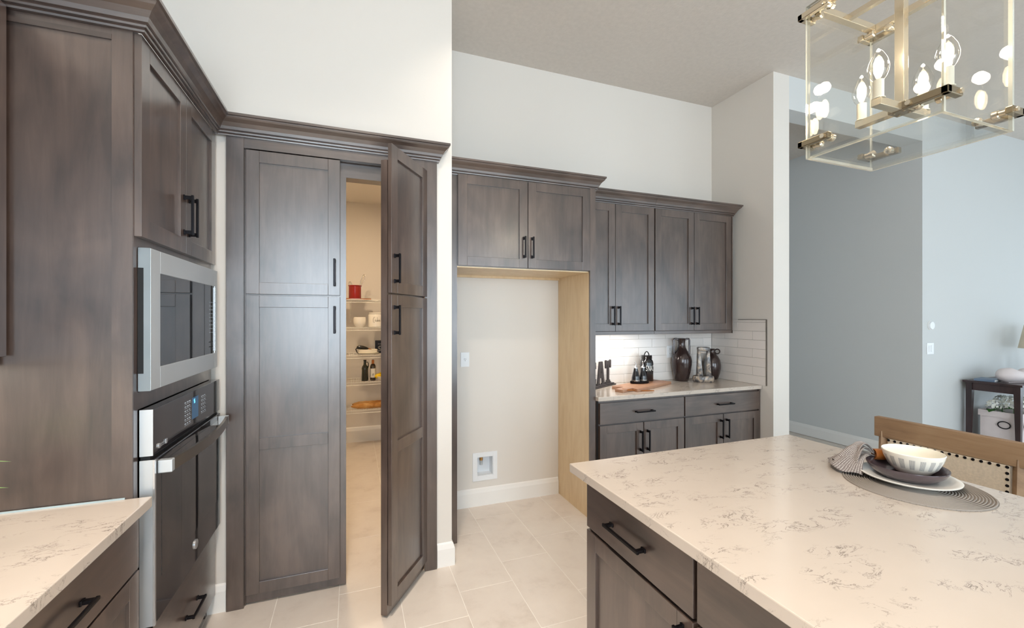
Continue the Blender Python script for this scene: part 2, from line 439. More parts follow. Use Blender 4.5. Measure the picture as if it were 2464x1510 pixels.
wallbox('wall_pantry', [(-1.42, -.53, *PW, 0, CZ), (-.53, .41, *PW, 2.385, CZ), (.41, .569, *PW, 0, CZ), (.47, .569, 2.70, 3.32, 0, CZ)])
# back wall with the recess of the water box cut out
hx0, hx1, hz0, hz1 = .935, 1.070, .232, .386
wallbox('wall_back', [(.569, hx0, 3.32, 3.44, 0, CZ), (hx1, 3.36, 3.32, 3.44, 0, CZ), (hx0, hx1, 3.32, 3.44, 0, hz0), (hx0, hx1, 3.32, 3.44, hz1, CZ)])
wallbox('wall_return', [(3.36, 3.548, 2.65, 4.9, 0, CZ)])
wallbox('wall_header', [(3.548, 5.46, 2.65, 2.83, 3.31, CZ)], 'wall_right')
wallbox('wall_right', [(5.46, 9.3, 2.65, 2.78, 0, CZ), (5.46, 5.58, 2.78, 6.0, 0, CZ)], 'wall_right')
wallbox('wall_hall_end', [(3.548, 5.46, 5.9, 6.0, 0, CZ)], 'wall_right')
wallbox('wall_far_right', [(9.3, 9.4, -3.6, 2.65, 0, CZ)], 'wall_right')
wallbox('wall_rear', [(-1.42, 9.3, -3.6, -3.5, 0, CZ)], 'wall_right')
# pantry closet
wallbox('wall_closet', [(-1.42, -1.28, 2.70, 5.66, 0, 3.0), (-1.28, .569, 5.54, 5.66, 0, 3.0), (.50, .569, 3.44, 5.54, 0, 3.0)])
b = B(); box(b, -1.28, .50, 2.70, 5.54, 2.90, 3.0); struct(obj('ceiling_closet', b, 'wall'))
BBP = [(0, 0), (.016, 0), (.016, .105), (.012, .118), (.008, .132), (0, .140)]
def baseboard(name, path):
    b = B(); sweep(b, BBP, path); return struct(obj(name, b, 'white_trim'))
baseboard('baseboard_back', [(.655, 3.32), (1.655, 3.32)])
baseboard('baseboard_pantry_right', [(.478, 2.585), (.569, 2.585), (.569, 2.77)])
baseboard('baseboard_pantry_left', [(-.69, 2.585), (-.607, 2.585)])
b = B(); sweep(b, [(q, z*1.3) for q, z in BBP], [(-1.27, 5.54), (.50, 5.54)]); struct(obj('baseboard_closet', b, 'white_trim'))
baseboard('baseboard_hall', [(5.46, 5.9), (5.46, 2.65), (9.2, 2.65)])
def window(name, x0, x1, z0, z1):      # unseen frames added on the solid rear wall, behind the window area lights
    b = B(); y0, y1 = -3.5, -3.42
    for a, c in ((x0-.06, x0), (x1, x1+.06), ((x0+x1)/2-.03, (x0+x1)/2+.03)): box(b, a, c, y0, y1, z0, z1)
    for a, c in ((z0-.06, z0), (z1, z1+.06)): box(b, x0-.06, x1+.06, y0, y1, a, c)
    struct(obj(name, b, 'white_trim'))
window('window_1', -1.20, .30, .55, 2.95); window('window_2', 1.50, 3.90, .25, 2.55); window('window_3', 5.20, 8.0, .25, 2.55)
baseboard('baseboard_return', [(3.36, 2.70), (3.36, 2.65), (3.548, 2.65)])

# ---- pantry doorway: casing, header, crown
tr = sroot('trim_1', label='dark stained casing and crown around the pantry doors')
boxo('casing_post', 'wood', tr, -.604, -.526, 2.562, 2.585, 0, 2.44, .001)
boxo('casing_post', 'wood', tr, .402, .474, 2.562, 2.585, 0, 2.44, .001)
boxo('casing_head', 'wood_h', tr, -.526, .402, 2.562, 2.60, 2.380, 2.44, .001)
boxo('door_stop', 'wood_h', tr, -.526, .402, 2.615, 2.70, 2.298, 2.385)
boxo('jamb', 'wood', tr, -.526, -.522, 2.585, 2.70, 0, 2.385)
boxo('jamb', 'wood', tr, .402, .406, 2.585, 2.70, 0, 2.385)
crown(tr, [(-.66, 2.562), (.474, 2.562), (.474, 2.585)], 2.430)
def pantry_leaf(name, loc, rz, w, mirror, label):
    """local x runs from 0 to w, front faces -y"""
    d = sroot(name, loc, rz, label)
    x0 = -w if mirror else 0
    sx0, sx1 = (x0, x0+w) if not mirror else (x0, x0+w)
    boxo('slab', 'wood', d, sx0, sx1, .002, .036, .012, 2.292)
    fx0 = x0+.003 if not mirror else x0+.004; fw = w-.034 if not mirror else w-.01
    up = shaker(d, fx0, 1.626, fw, .748, 0, name='upper_front', fr=.061)
    lowr = shaker(d, fx0, .062, fw, 1.556, 0, name='lower_front', fr=.061, mids=(.842,))
    hx = fx0+fw-.028 if not mirror else fx0+.028
    handle(up, hx, -.021, 1.751); handle(lowr, hx, -.021, 1.491)
    return d
pantry_leaf('door_1', (-.520, 2.583, 0), 0, .487, False, 'closed tall pantry door leaf with two long black pulls')
pantry_leaf('door_2', (.402, 2.578, 0), radians(56), .425, True, 'open tall pantry door leaf swung out into the kitchen')

# ================================================================== OVEN TOWER (left, faces +x)
TX = -.67
tw = thing('oven_cabinet', 'tall dark stained cabinet holding the microwave and wall oven', 'cabinet', (TX, 1.745, 0), pi/2)
WT, DT = .815, .605       # local x: 0..WT toward the pantry, y: 0 front .. DT wall
boxo('side_panel', 'wood', tw, 0, .018, .02, DT, .0, 2.45)
boxo('side_panel', 'wood', tw, WT-.018, WT, .02, DT, .0, 2.45)
boxo('back_panel', 'wood', tw, .018, WT-.018, DT-.012, DT, .0, 2.45)
for z0, z1 in ((2.43, 2.45), (1.742, 1.765), (1.225, 1.250), (.435, .455), (.09, .11)):
    boxo('deck', 'wood_h', tw, .018, WT-.018, .02, DT-.012, z0, z1)
b = B(); box(b, 0, .030, 0, .02, .09, 2.45); box(b, WT-.03, WT, 0, .02, .09, 2.45)
for z0, z1 in ((1.738, 1.775), (1.195, 1.252), (.430, .458), (.09, .115), (2.42, 2.45)): box(b, .03, WT-.03, 0, .02, z0, z1)
obj('face_frame', b, 'wood', tw)
boxo('toe_kick', 'dark_gap', tw, .018, WT-.018, .06, .08, 0, .09)
boxo('filler_stile', 'wood', tw, -.004, .0, .001, .055, 0, 2.45)
boxo('frieze', 'wood_d', tw, -.006, 0, .055, DT, 2.395, 2.412)
for i, (x, w) in enumerate(((.002, .404), (.409, .404))):
    d = shaker(tw, x, 1.768, w, .664, 0)
    handle(d, x+w-.028 if i == 0 else x+.028, -.021, 1.925, .165)
d = drawer_front(tw, .006, .105, WT-.012, .322); handle(d, WT/2+.06, -.021, .255, .16, True)
cr = B(); sweep(cr, [(q, z+2.432) for q, z in CROWN], [(-1.275, 1.743), (-.648, 1.743), (-.648, 2.562)])
c = obj('crown', cr, 'wood_h'); c.parent = tw; c.matrix_parent_inverse = Matrix.LocRotScale(Vector((TX, 1.745, 0)), Matrix.Rotation(pi/2, 3, 'Z'), None).inverted()

# microwave
mw = thing('microwave', 'built-in stainless steel microwave above the wall oven', 'microwave', (TX, 1.745, 0), pi/2)
mx0, mx1, mz0, mz1 = .028, .787, 1.256, 1.735
boxo('body', 'dark_gap', mw, .06, .755, .03, .50, 1.256, 1.72)
b = B()
gx0, gx1, gz0, gz1 = mx0+.078, mx1-.042, 1.330, 1.656
box(b, mx0, gx0, -.036, -.004, mz0, mz1, .002); box(b, gx1, mx1, -.036, -.004, mz0, mz1, .002)
box(b, gx0, gx1, -.036, -.004, mz0, gz0, .002); box(b, gx0, gx1, -.036, -.004, gz1, mz1, .002)
fr = obj('trim_frame', b, 'steel', mw)
sv = boxo('side_plate', 'steel_side', fr, mx0-.002, mx0, -.035, -.002, mz0, mz1); boxo('vent_slot', 'slot', fr, mx0-.0026, mx0-.0015, -.017, -.001, 1.315, 1.668)
dr = boxo('door_glass', 'window_glass', mw, gx0, gx1, -.033, -.012, gz0, gz1)
boxo('seam', 'slot', dr, gx1-.150, gx1-.147, -.0335, -.033, gz0, gz1)
b = B()
for i in range(9):
    z = 1.575-.018*i; w = .05
    for j in range(3): box(b, gx1-.075+.022*j, gx1-.075+.022*j+.012, -.0336, -.033, z, z+.0022)
obj('key_marks', b, 'mark', dr)['kind'] = 'stuff'
b = B(); box(b, gx1-.085, gx1-.02, -.0337, -.033, 1.385, 1.388); box(b, gx1-.085, gx1-.02, -.0337, -.033, 1.362, 1.365); obj('open_button', b, 'slot', dr)
boxo('bright_edge', 'steel_edge', fr, gx1, gx1+.006, -.0375, -.034, gz0+.01, gz1-.006)

# wall oven
ov = thing('wall_oven', 'dark built-in wall oven with a bowed metal handle below the microwave', 'oven', (TX, 1.745, 0), pi/2)
ox0, ox1 = .036, .806
boxo('body', 'dark_gap', ov, .06, .755, .03, .55, .470, 1.19)
cp = boxo('control_panel', 'oven_glass', ov, ox0, ox1, -.040, -.003, 1.036, 1.192, .002)
boxo('side_trim', 'steel', cp, ox0-.003, ox0, -.040, -.003, 1.036, 1.192)
boxo('display', 'lcd', cp, ox0+.375, ox0+.450, -.0408, -.040, 1.075, 1.165)
b = B()
gx, gz = ox0+.395, 1.140
for q in ((0, .012, .014, .017), (0, .003, .007, .017), (.009, .012, 0, .010), (0, .012, 0, .003), (0, .012, .007, .010)): box(b, gx+q[0], gx+q[1], -.0414, -.0408, gz+q[2], gz+q[3])
obj('clock_glyph', b, 'lcd_glyph', cp)
b = B()
for i in range(6):
    z = 1.072+.017*i
    for j in range(3):
        w = random.uniform(.010, .018)
        box(b, ox0+.29+.024*j, ox0+.29+.024*j+w, -.0406, -.040, z, z+.0042)
    box(b, ox0+.29, ox0+.36, -.0405, -.040, z-.0055, z-.0045)
for i in range(5):
    z = 1.082+.017*i
    for j in range(3):
        w = random.uniform(.006, .012)
        box(b, ox0+.49+.022*j, ox0+.49+.022*j+w, -.0406, -.040, z, z+.0042)
    box(b, ox0+.49, ox0+.555, -.0405, -.040, z-.0055, z-.0045)
obj('key_marks', b, 'mark', cp)['kind'] = 'stuff'
b = B(); lx, lz = ox0+.035, 1.050
lathe(b, [(0, 0), (.009, 0), (.009, .004), (0, .004)], 20, Matrix.Translation((lx+.008, -.040, lz+.008)) @ Matrix.Rotation(pi/2, 4, 'X'))
box(b, lx+.018, lx+.060, -.0425, -.040, lz+.003, lz+.0055); box(b, lx+.018, lx+.060, -.0425, -.040, lz+.009, lz+.0125)
box(b, lx+.060, lx+.076, -.0435, -.040, lz, lz+.017, .001)
obj('logo_bar', b, 'steel_edge', cp)
boxo('gap', 'slot', ov, ox0+.004, ox1-.004, -.030, -.003, 1.022, 1.036)
dr = boxo('oven_door', 'oven_glass', ov, ox0, ox1, -.044, -.003, .462, 1.022, .003)
boxo('side_trim', 'steel', dr, ox0-.003, ox0, -.044, -.003, .462, 1.022)
boxo('front_edge', 'steel_edge', dr, ox0-.004, ox0+.006, -.0455, -.040, .462, 1.022)
boxo('oven_window', 'window_glass', dr, ox0+.055, ox1-.03, -.0452, -.044, .600, .995)
b = B(); lathe(b, [(0, 0), (.020, 0), (.020, .004), (.016, .006), (.008, .007), (0, .0068)], 28, Matrix.Translation((ox0+.40, -.044, .540)) @ Matrix.Rotation(pi/2, 4, 'X'))
obj('badge', b, 'steel_edge', dr, smooth=True)
b = B(); hp = []
for i in range(17):
    t = i/16; hp.append((ox0+.03+t*(ox1-ox0-.045), -.078-.030*sin(pi*t), .990))
for (p, q) in zip(hp, hp[1:]): pass
vsA = []
for (x, y, z) in hp:
    vsA.append([b.verts.new((x, y-.006, z-.020)), b.verts.new((x, y+.006, z-.020)), b.verts.new((x, y+.006, z+.020)), b.verts.new((x, y-.006, z+.020))])
for A, C2 in zip(vsA, vsA[1:]):
    for j in range(4): b.faces.new((A[j], A[(j+1) % 4], C2[(j+1) % 4], C2[j]))
b.faces.new(vsA[0][::-1]); b.faces.new(vsA[-1])
hd = obj('handle', b, 'dark_steel', dr, smooth=True)
for x in (ox0+.03, ox1-.035):
    boxo('handle_mount', 'steel', hd, x-.010, x+.016, -.086, -.044, .968, 1.012, .003)

# ---- left base run, countertop and upper cabinet
lb = thing('base_cabinet', 'dark stained base cabinet under the left quartz counter with a drawer', 'cabinet', (-.668, .55, 0), pi/2)
L = 1.193
boxo('body', 'wood', lb, 0, L, 0, .605, .10, .878)
boxo('toe_kick', 'dark_gap', lb, 0, L, .06, .08, 0, .10)
d = drawer_front(lb, .40, .695, L-.42, .168); handle(d, .40+(L-.42)*.5, -.021, .777, .16, True)
d = shaker(lb, .795, .115, .378, .572, 0); handle(d, .795+.03, -.021, .60)
d = shaker(lb, .40, .115, .390, .572, 0); handle(d, .40+.36, -.021, .60)
d = shaker(lb, .01, .115, .384, .748, 0)
ct = boxo('countertop', 'quartz', None, -1.278, -.618, .53, 1.740, .880, .914, .0025)
tag(ct, 'pale veined quartz countertop on the left beside the oven cabinet', 'countertop')
boxo('caulk_line', 'caulk', ct, -1.27, -.69, 1.7365, 1.7405, .914, .919)
up = thing('wall_cabinet', 'dark stained upper cabinet at the far left edge above the counter', 'cabinet', (-.990, .75, 1.38), pi/2)
boxo('body', 'wood', up, 0, .985, 0, .288, 0, 1.06)
d = shaker(up, .50, .006, .480, 1.048, 0); handle(d, .53, -.021, .10)
d = shaker(up, .005, .006, .488, 1.048, 0); handle(d, .465, -.021, .10)
boxo('light_rail', 'wood_h', up, 0, .985, 0, .018, -.022, 0)
u1 = thing('under_cabinet_light', 'slim lamp under the far left upper cabinet', 'lamp', (-1.12, 1.40, 1.379))
boxo('lamp_body', 'white_plastic', u1, -.03, .03, -.25, .25, -.016, 0)
boxo('lamp_lens', 'led', u1, -.022, .022, -.24, .24, -.019, -.016)
ld = bpy.data.lights.new('under_cabinet_glow', 'AREA'); ld.shape = 'RECTANGLE'; ld.size = .04; ld.size_y = .5; ld.energy = 1.6; ld.color = (1, .93, .84)
lo = bpy.data.objects.new('under_cabinet_glow', ld); COL.objects.link(lo); lo.location = (-1.12, 1.40, 1.355)

# plant at the left edge
pl = thing('potted_plant', 'small potted plant with slender pale green leaves on the left counter', 'plant', (-1.03, 1.40, .915))
b = B(); lathe(b, [(0, 0), (.045, 0), (.06, .09), (.056, .09), (.045, .02), (0, .02)], 24); obj('pot', b, 'pot_terracotta', pl, smooth=True)
b = B(); lathe(b, [(0, .075), (.054, .078), (0, .0781)], 16); obj('soil', b, 'espresso', pl)
def leaf_bm(p0, dirn, L, w, droop=.35):
    b = B(); d = Vector(dirn).normalized(); side = d.cross(Vector((0, 0, 1))).normalized(); rows = []
    for i in range(7):
        t = i/6; p = Vector(p0)+d*L*t+Vector((0, 0, -droop*L*t*t)); ww = w*sin(pi*min(1, .12+.88*t))
        rows.append([b.verts.new(p-side*ww+Vector((0, 0, ww*.25))), b.verts.new(p), b.verts.new(p+side*ww+Vector((0, 0, ww*.25)))])
    for A, C2 in zip(rows, rows[1:]):
        for j in (0, 1): b.faces.new((A[j], A[j+1], C2[j+1], C2[j]))
    return b
lv = [((.03, .09, .215), (.145, .06, .01), .155), ((.03, .09, .145), (.14, .06, .01), .150)]
for p, dd, LL in lv: obj('leaf', leaf_bm(p, dd, LL, .011, .16), 'leaf', pl, smooth=True)
for i in range(12):
    a = i*2.4; h = .12+.015*(i % 6)
    obj('leaf', leaf_bm((.01*cos(a), .01*sin(a), h), (cos(a)*.8, sin(a)*.8, .35), .13, .012, .35), 'leaf', pl, smooth=True)
b = B(); tube(b, [(0, 0, .07), (.004, .004, .16), (.03, .09, .215)], .003, 6); tube(b, [(0, 0, .07), (.01, .03, .12), (.03, .09, .145)], .003, 6); tube(b, [(0, 0, .07), (0, -.005, .22)], .003, 6); obj('stem', b, 'green_leaf', pl)

# ================================================================== FRIDGE ALCOVE
fc = thing('fridge_surround', 'dark stained cabinet bridging the empty fridge alcove with pale inner panels', 'cabinet', (0, 0, 0))
FY = 2.812
b = B(); box(b, .585, .655, FY-.001, 3.318, 0, 2.47); obj('left_panel', b, 'wood', fc)
b = B(); box(b, 1.668, 1.704, FY-.02, 3.318, 0, 2.47); rp = obj('right_panel', b, 'wood', fc)
boxo('pale_lining', 'light_wood', fc, 1.658, 1.668, FY-.004, 3.318, 0.0, 1.840)
boxo('edge_band', 'wood', rp, 1.6575, 1.704, FY-.022, FY-.004, 0, 2.47)
bd = boxo('body', 'wood', fc, .655, 1.668, FY, 3.318, 1.848, 2.47)
boxo('pale_underside', 'light_wood', fc, .655, 1.658, FY, 3.318, 1.840, 1.848)
boxo('cleat', 'light_wood', fc, .655, 1.658, 3.300, 3.318, 1.822, 1.840)
for i, (x, w) in enumerate(((.657, .499), (1.161, .497))):
    d = shaker(fc, x, 1.852, w, .608, FY); handle(d, x+w-.028 if i == 0 else x+.028, FY-.021, 1.995)
crown(fc, [(.585, FY), (1.704, FY-.0), (1.704, 3.30)], 2.452)

# outlet and water box in the alcove
def outlet(name, label, cat, loc, rz, kind='duplex', w=.07, h=.114):
    t = thing(name, label, cat, loc, rz)
    boxo('plate', 'white_plastic', t, -w/2, w/2, -.006, 0, -h/2, h/2, .0015)
    if kind == 'single':
        b = B(); lathe(b, [(0, 0), (.017, 0), (.017, .002), (0, .002)], 24, Matrix.Translation((0, -.006, 0)) @ Matrix.Rotation(pi/2, 4, 'X')); r = obj('socket', b, 'white_plastic', t)
        b = B(); box(b, -.0075, -.005, -.0085, -.008, 0, .009); box(b, .005, .0075, -.0085, -.008, 0, .008); box(b, -.002, .002, -.0085, -.008, -.010, -.005); obj('slots', b, 'slot', r)
    elif kind == 'duplex':
        for z in (-.022, .022):
            r = boxo('socket', 'white_plastic', t, -.016, .016, -.008, -.006, z-.014, z+.014, .001)
            b = B(); box(b, -.0075, -.005, -.0084, -.008, z, z+.008); box(b, .005, .0075, -.0084, -.008, z, z+.008); box(b, -.002, .002, -.0084, -.008, z-.010, z-.006); obj('slots', b, 'slot', r)
    else:
        for x in ((-.0175, .0175) if kind == 'double' else (0,)):
            boxo('rocker', 'white_plastic', t, x-.0125, x+.0125, -.010, -.006, -.033, .033, .002)
    return t
outlet('wall_outlet', 'white single wall outlet high in the fridge alcove', 'outlet', (.836, 3.32, 1.172), 0, 'single')
wb = thing('water_supply_box', 'white recessed water supply box low in the fridge alcove wall', 'water box', (0, 3.32, 0))
b = B(); X0, X1, Z0, Z1 = .899, 1.105, .197, .422
box(b, X0, hx0, -.006, 0, Z0, Z1, .001); box(b, hx1, X1, -.006, 0, Z0, Z1, .001); box(b, hx0, hx1, -.006, 0, Z0, hz0, .001); box(b, hx0, hx1, -.006, 0, hz1, Z1, .001); obj('frame', b, 'white_plastic', wb)
b = B(); e = .004
box(b, hx0, hx0+e, 0, .09, hz0, hz1); box(b, hx1-e, hx1, 0, .09, hz0, hz1); box(b, hx0+e, hx1-e, 0, .09, hz0, hz0+e); box(b, hx0+e, hx1-e, 0, .09, hz1-e, hz1); box(b, hx0+e, hx1-e, .086, .09, hz0+e, hz1-e); obj('recess', b, 'white_plastic', wb)
vx = .983
b = B(); cyl(b, (vx, .045, .382), (vx, .045, .345), .014); box(b, vx-.010, vx+.010, .035, .055, .345, .365, .002); v = obj('valve', b, 'brass', wb, smooth=True)
b = B(); cyl(b, (vx, .045, .345), (vx, .045, .308), .012); cyl(b, (vx, .045, .335), (vx, .045, .330), .012); obj('nozzle', b, 'steel', v, smooth=True)
b = B(); box(b, vx-.028, vx+.028, .040, .050, .372, .380, .002); obj('lever', b, 'green_leaf', v)

# ================================================================== BACK COUNTER
BY = 2.785       # face of base cabinet bodies
def base_unit(name, label, x0, w):
    t = thing(name, label, 'cabinet', (x0, BY, 0))
    boxo('body', 'wood', t, 0, w, 0, .53, .10, .882)
    boxo('toe_kick', 'dark_gap', t, 0, w, .06, .08, 0, .10)
    return t
u = base_unit('base_cabinet', 'dark base cabinet below the cutting board beside the fridge panel', 1.706, .812)
boxo('reveal', 'dark_gap', u, 0, .017, -.002, 0, .10, .88)
d = drawer_front(u, .020, .706, .785, .158); handle(d, .415, -.021, .782, .17, True)
d = shaker(u, .020, .115, .389, .580, 0); handle(d, .020+.389-.03, -.021, .555, .16)
d = shaker(u, .416, .115, .389, .580, 0); handle(d, .416+.03, -.021, .555, .16)
u = base_unit('base_cabinet', 'dark base cabinet below the brown vases next to the end wall', 2.519, .839)
d = drawer_front(u, .004, .706, .812, .158); handle(d, .415, -.021, .782, .17, True)
d = shaker(u, .004, .115, .400, .580, 0); handle(d, .004+.40-.03, -.021, .575, .16)
d = shaker(u, .411, .115, .405, .580, 0); handle(d, .411+.03, -.021, .575, .16)
boxo('end_stile', 'wood', u, .820, .838, -.012, 0, .10, .88)
ct = boxo('countertop', 'quartz', None, 1.705, 3.358, 2.752, 3.318, .883, .914, .0025)
tag(ct, 'pale quartz countertop on the back wall holding vases and cutting board', 'countertop')

UY = 2.992
def wall_unit(label, x0, w, splits):
    t = thing('wall_cabinet', label, 'cabinet', (x0, UY, 1.392))
    boxo('body', 'wood', t, 0, w, 0, 3.318-UY, 0, 1.058)
    for i, (a, c) in enumerate(splits):
        d = shaker(t, a, .002, c-a, 1.032, 0, fr=.06); handle(d, c-.026 if i == 0 else a+.026, -.021, .128, .155)
    return t
a1 = wall_unit('dark upper cabinet above the cutting board beside the fridge surround', 1.706, .684, ((.012, .293), (.297, .678)))
a2 = wall_unit('dark upper cabinet above the brown vases at the wall corner', 2.392, .862, ((.004, .416), (.420, .846)))
boxo('end_panel', 'wood', a2, .862, .872, -.012, 3.318-UY, -.028, 1.058)
for t, w in ((a1, .684), (a2, .872)):
    boxo('light_rail', 'wood_h', t, 0, w, -.012, .008, -.028, 0, .002)
crown(a1, [(0, 0), (.6845, 0)], 1.038)
crown(a2, [(-.0005, 0), (.872, 0), (.872, .31)], 1.038)
ul = thing('under_cabinet_light', 'bright slim lamp under the back wall upper cabinet', 'lamp', (2.06, 3.10, 1.391))
boxo('lamp_body', 'white_plastic', ul, -.30, .30, -.03, .03, -.014, 0)
boxo('lamp_lens', 'led', ul, -.29, .29, -.022, .022, -.017, -.014)
ld = bpy.data.lights.new('counter_glow', 'AREA'); ld.shape = 'RECTANGLE'; ld.size = .58; ld.size_y = .04; ld.energy = 3.4; ld.color = (1, .95, .88)
lo = bpy.data.objects.new('counter_glow', ld); COL.objects.link(lo); lo.location = (2.06, 3.10, 1.370)

# backsplash, each tile its own piece
bs = sroot('backsplash', label='glossy off-white subway tile backsplash behind the back counter')
TH, TL = .0765, .305
def tilebox(x0, x1, y0, y1, z0, z1): boxo('tile', 'splash_tile', bs, x0, x1, y0, y1, z0, z1, .0012)
boxo('grout_bed', 'wall_grout', bs, 1.706, 3.358, 3.315, 3.3195, .9145, 1.392)
boxo('grout_bed', 'wall_grout', bs, 3.355, 3.3595, 2.712, 3.315, .9145, 1.486)
for r in range(7):
    z0 = .9150+r*(TH+.002); z1 = min(z0+TH, 1.390)
    if z1-z0 < .01: break
    x = 1.708-(.15 if r % 2 else 0)
    while x < 3.35:
        xa, xb = max(x, 1.708), min(x+TL, 3.346)
        if xb-xa > .015: tilebox(xa, xb, 3.309, 3.3155, z0, z1)
        x += TL+.002
for r in range(8):
    z0 = .9150+r*(TH+.002); z1 = min(z0+TH, 1.484)
    if z1-z0 < .008: break
    y = 3.306
    first = TL*.5 if r % 2 else TL
    while y > 2.72:
        ya = max(y-first, 2.714); first = TL
        if y-ya > .012: tilebox(3.349, 3.3555, ya, y, z0, z1)
        y = ya-.002
boxo('edge_trim', 'dark_steel', bs, 3.347, 3.3595, 2.708, 2.712, .9145, 1.488)
boxo('edge_trim', 'nickel_dark', bs, 3.350, 3.3595, 2.712, 3.0, 1.486, 1.489)
outlet('wall_outlet', 'white outlet plate on the tiled backsplash left of the tall vase', 'outlet', (2.833, 3.309, 1.182), 0)

# ---- things on the back counter
CT = .9145
# word sign
es = thing('word_sign', 'dark metal letter sign reading EAT on a narrow base', 'sign', (1.985, 3.168, CT), radians(29))
b = B(); box(b, -.23, .215, -.035, .035, 0, .008, .001); box(b, -.225, .205, -.022, .022, .008, .018, .001); obj('base', b, 'letter_metal', es)
def letterA():
    b = B(); h = .205
    prism(b, [(-.052, .014), (-.014, .014), (-.014, .03), (-.022, .03), (-.016, .062), (.016, .062), (.022, .03), (.014, .03), (.014, .014), (.052, .014), (.052, .026), (.046, .030), (.018, .215), (-.018, .215), (-.046, .030), (-.052, .026)], -.006, .006); return b
def letterA2():
    b = B()
    prism(b, [(-.052, .017), (-.012, .017), (-.012, .030), (-.020, .034), (-.015, .085), (-.009, .085), (-.003, .14), (-.003, .215), (-.020, .215), (-.044, .034), (-.052, .030)], -.006, .006)
    prism(b, [(.052, .017), (.012, .017), (.012, .030), (.020, .034), (.015, .085), (.009, .085), (.003, .14), (.003, .215), (.020, .215), (.044, .034), (.052, .030)], -.006, .006)
    prism(b, [(-.016, .075), (.016, .075), (.010, .115), (-.010, .115)], -.0058, .0058)
    prism(b, [(-.006, .16), (.006, .16), (.020, .214), (-.020, .214)], -.0058, .0058)
    return b
o = obj('letter', letterA2(), 'letter_metal', es, (0, 0, 0)).scale = (1.3, 1, 1)
b = B()
prism(b, [(-.033, .017), (.033, .017), (.033, .030), (.024, .036), (.024, .045), (.012, .050), (.012, .190), (.026, .150), (.038, .150), (.040, .216), (.030, .222), (.018, .214), (-.018, .214), (-.030, .222), (-.040, .216), (-.038, .150), (-.026, .150), (-.012, .190), (-.012, .050), (-.024, .045), (-.024, .036), (-.033, .030)], -.006, .006)
obj('letter', b, 'letter_metal', es, (.128, 0, 0)).scale = (1.25, 1, 1)
b = B()
prism(b, [(-.042, .017), (.044, .017), (.048, .075), (.034, .075), (.026, .042), (-.014, .042), (-.014, .105), (.010, .105), (.016, .090), (.026, .090), (.026, .145), (.016, .145), (.010, .130), (-.014, .130), (-.014, .190), (.026, .190), (.034, .160), (.048, .160), (.044, .215), (-.042, .215), (-.042, .205), (-.032, .198), (-.032, .034), (-.042, .027)], -.006, .006)
obj('letter', b, 'letter_metal', es, (-.142, 0, 0)).scale = (1.2, 1, 1)
# cutting board: a slab with a notched paddle end
cbd = thing('cutting_board', 'brown wooden cutting board with a short notched handle and cord', 'cutting board', (2.335, 3.060, CT), radians(24))
b = B()
def slab(b, pts, z0, z1):
    a = [b.verts.new((x, y, z0)) for x, y in pts]; c = [b.verts.new((x, y, z1)) for x, y in pts]
    b.faces.new(a[::-1]); b.faces.new(c)
    for i in range(len(pts)): b.faces.new((a[i], a[(i+1) % len(pts)], c[(i+1) % len(pts)], c[i]))
slab(b, [(-.29, -.112), (.315, -.105), (.32, .095), (-.285, .125), (-.305, .11), (-.255, .030), (-.40, .022), (-.405, -.050), (-.262, -.052)], 0, .022)
obj('board', b, 'board_wood', cbd)
b = B(); tube(b, [(-.36, -.02, .023), (-.34, -.056, .014), (-.25, -.10, .006), (-.22, -.125, .003), (-.19, -.15, .003), (-.15, -.165, .003)], .003, 6); tube(b, [(-.36, -.02, .023), (-.32, -.06, .016), (-.21, -.115, .004), (-.17, -.13, .003), (-.145, -.18, .003)], .003, 6); obj('cord', b, 'orange_wood', cbd)
# cruets on tray
CB = CT+.0225
ty = thing('cruet_tray', 'small black tray on the cutting board holding two cruets', 'tray', (2.335, 3.105, CB), radians(-4))
b = B(); lathe(b, [(0, 0), (.062, 0), (.066, .006), (.066, .020), (.062, .020), (.060, .008), (0, .008)], 40, sx=1.35, sy=.72); obj('tray_dish', b, 'black_metal', ty, smooth=True)
for i, (dx, dy) in enumerate(((-.040, -.004), (.038, .006))):
    p = Vector((2.335, 3.105, CB+.0085))+Matrix.Rotation(radians(-4), 3, 'Z') @ Vector((dx, dy, 0))
    c = thing('cruet', ('black cruet bottle with steel spout, left one on the small tray', 'black cruet bottle with steel spout, right one nearest the snack jar')[i], 'bottle', p, i*.7, 'cruets on the tray')
    b = B(); lathe(b, [(0, 0), (.033, 0), (.036, .006), (.036, .030), (.034, .034), (.035, .040), (.030, .060), (.021, .095), (.017, .118), (.017, .122), (0, .122)], 32); obj('bottle_body', b, 'glaze_black', c, smooth=True)
    b = B(); lathe(b, [(0, .122), (.019, .122), (.019, .128), (.010, .136), (.006, .146), (0, .147)], 24); tube(b, [(0, 0, .14), (.002, 0, .155), (-.004, 0, .170), (-.012, 0, .178)], [.005, .0045, .004, .003], 10); obj('spout', b, 'steel_edge', c, smooth=True)
    b = B(); lathe(b, [(.0362, .009), (.0366, .011), (.0366, .022), (.0362, .024)], 32); obj('raised_band', b, 'dark_steel', c, smooth=True)
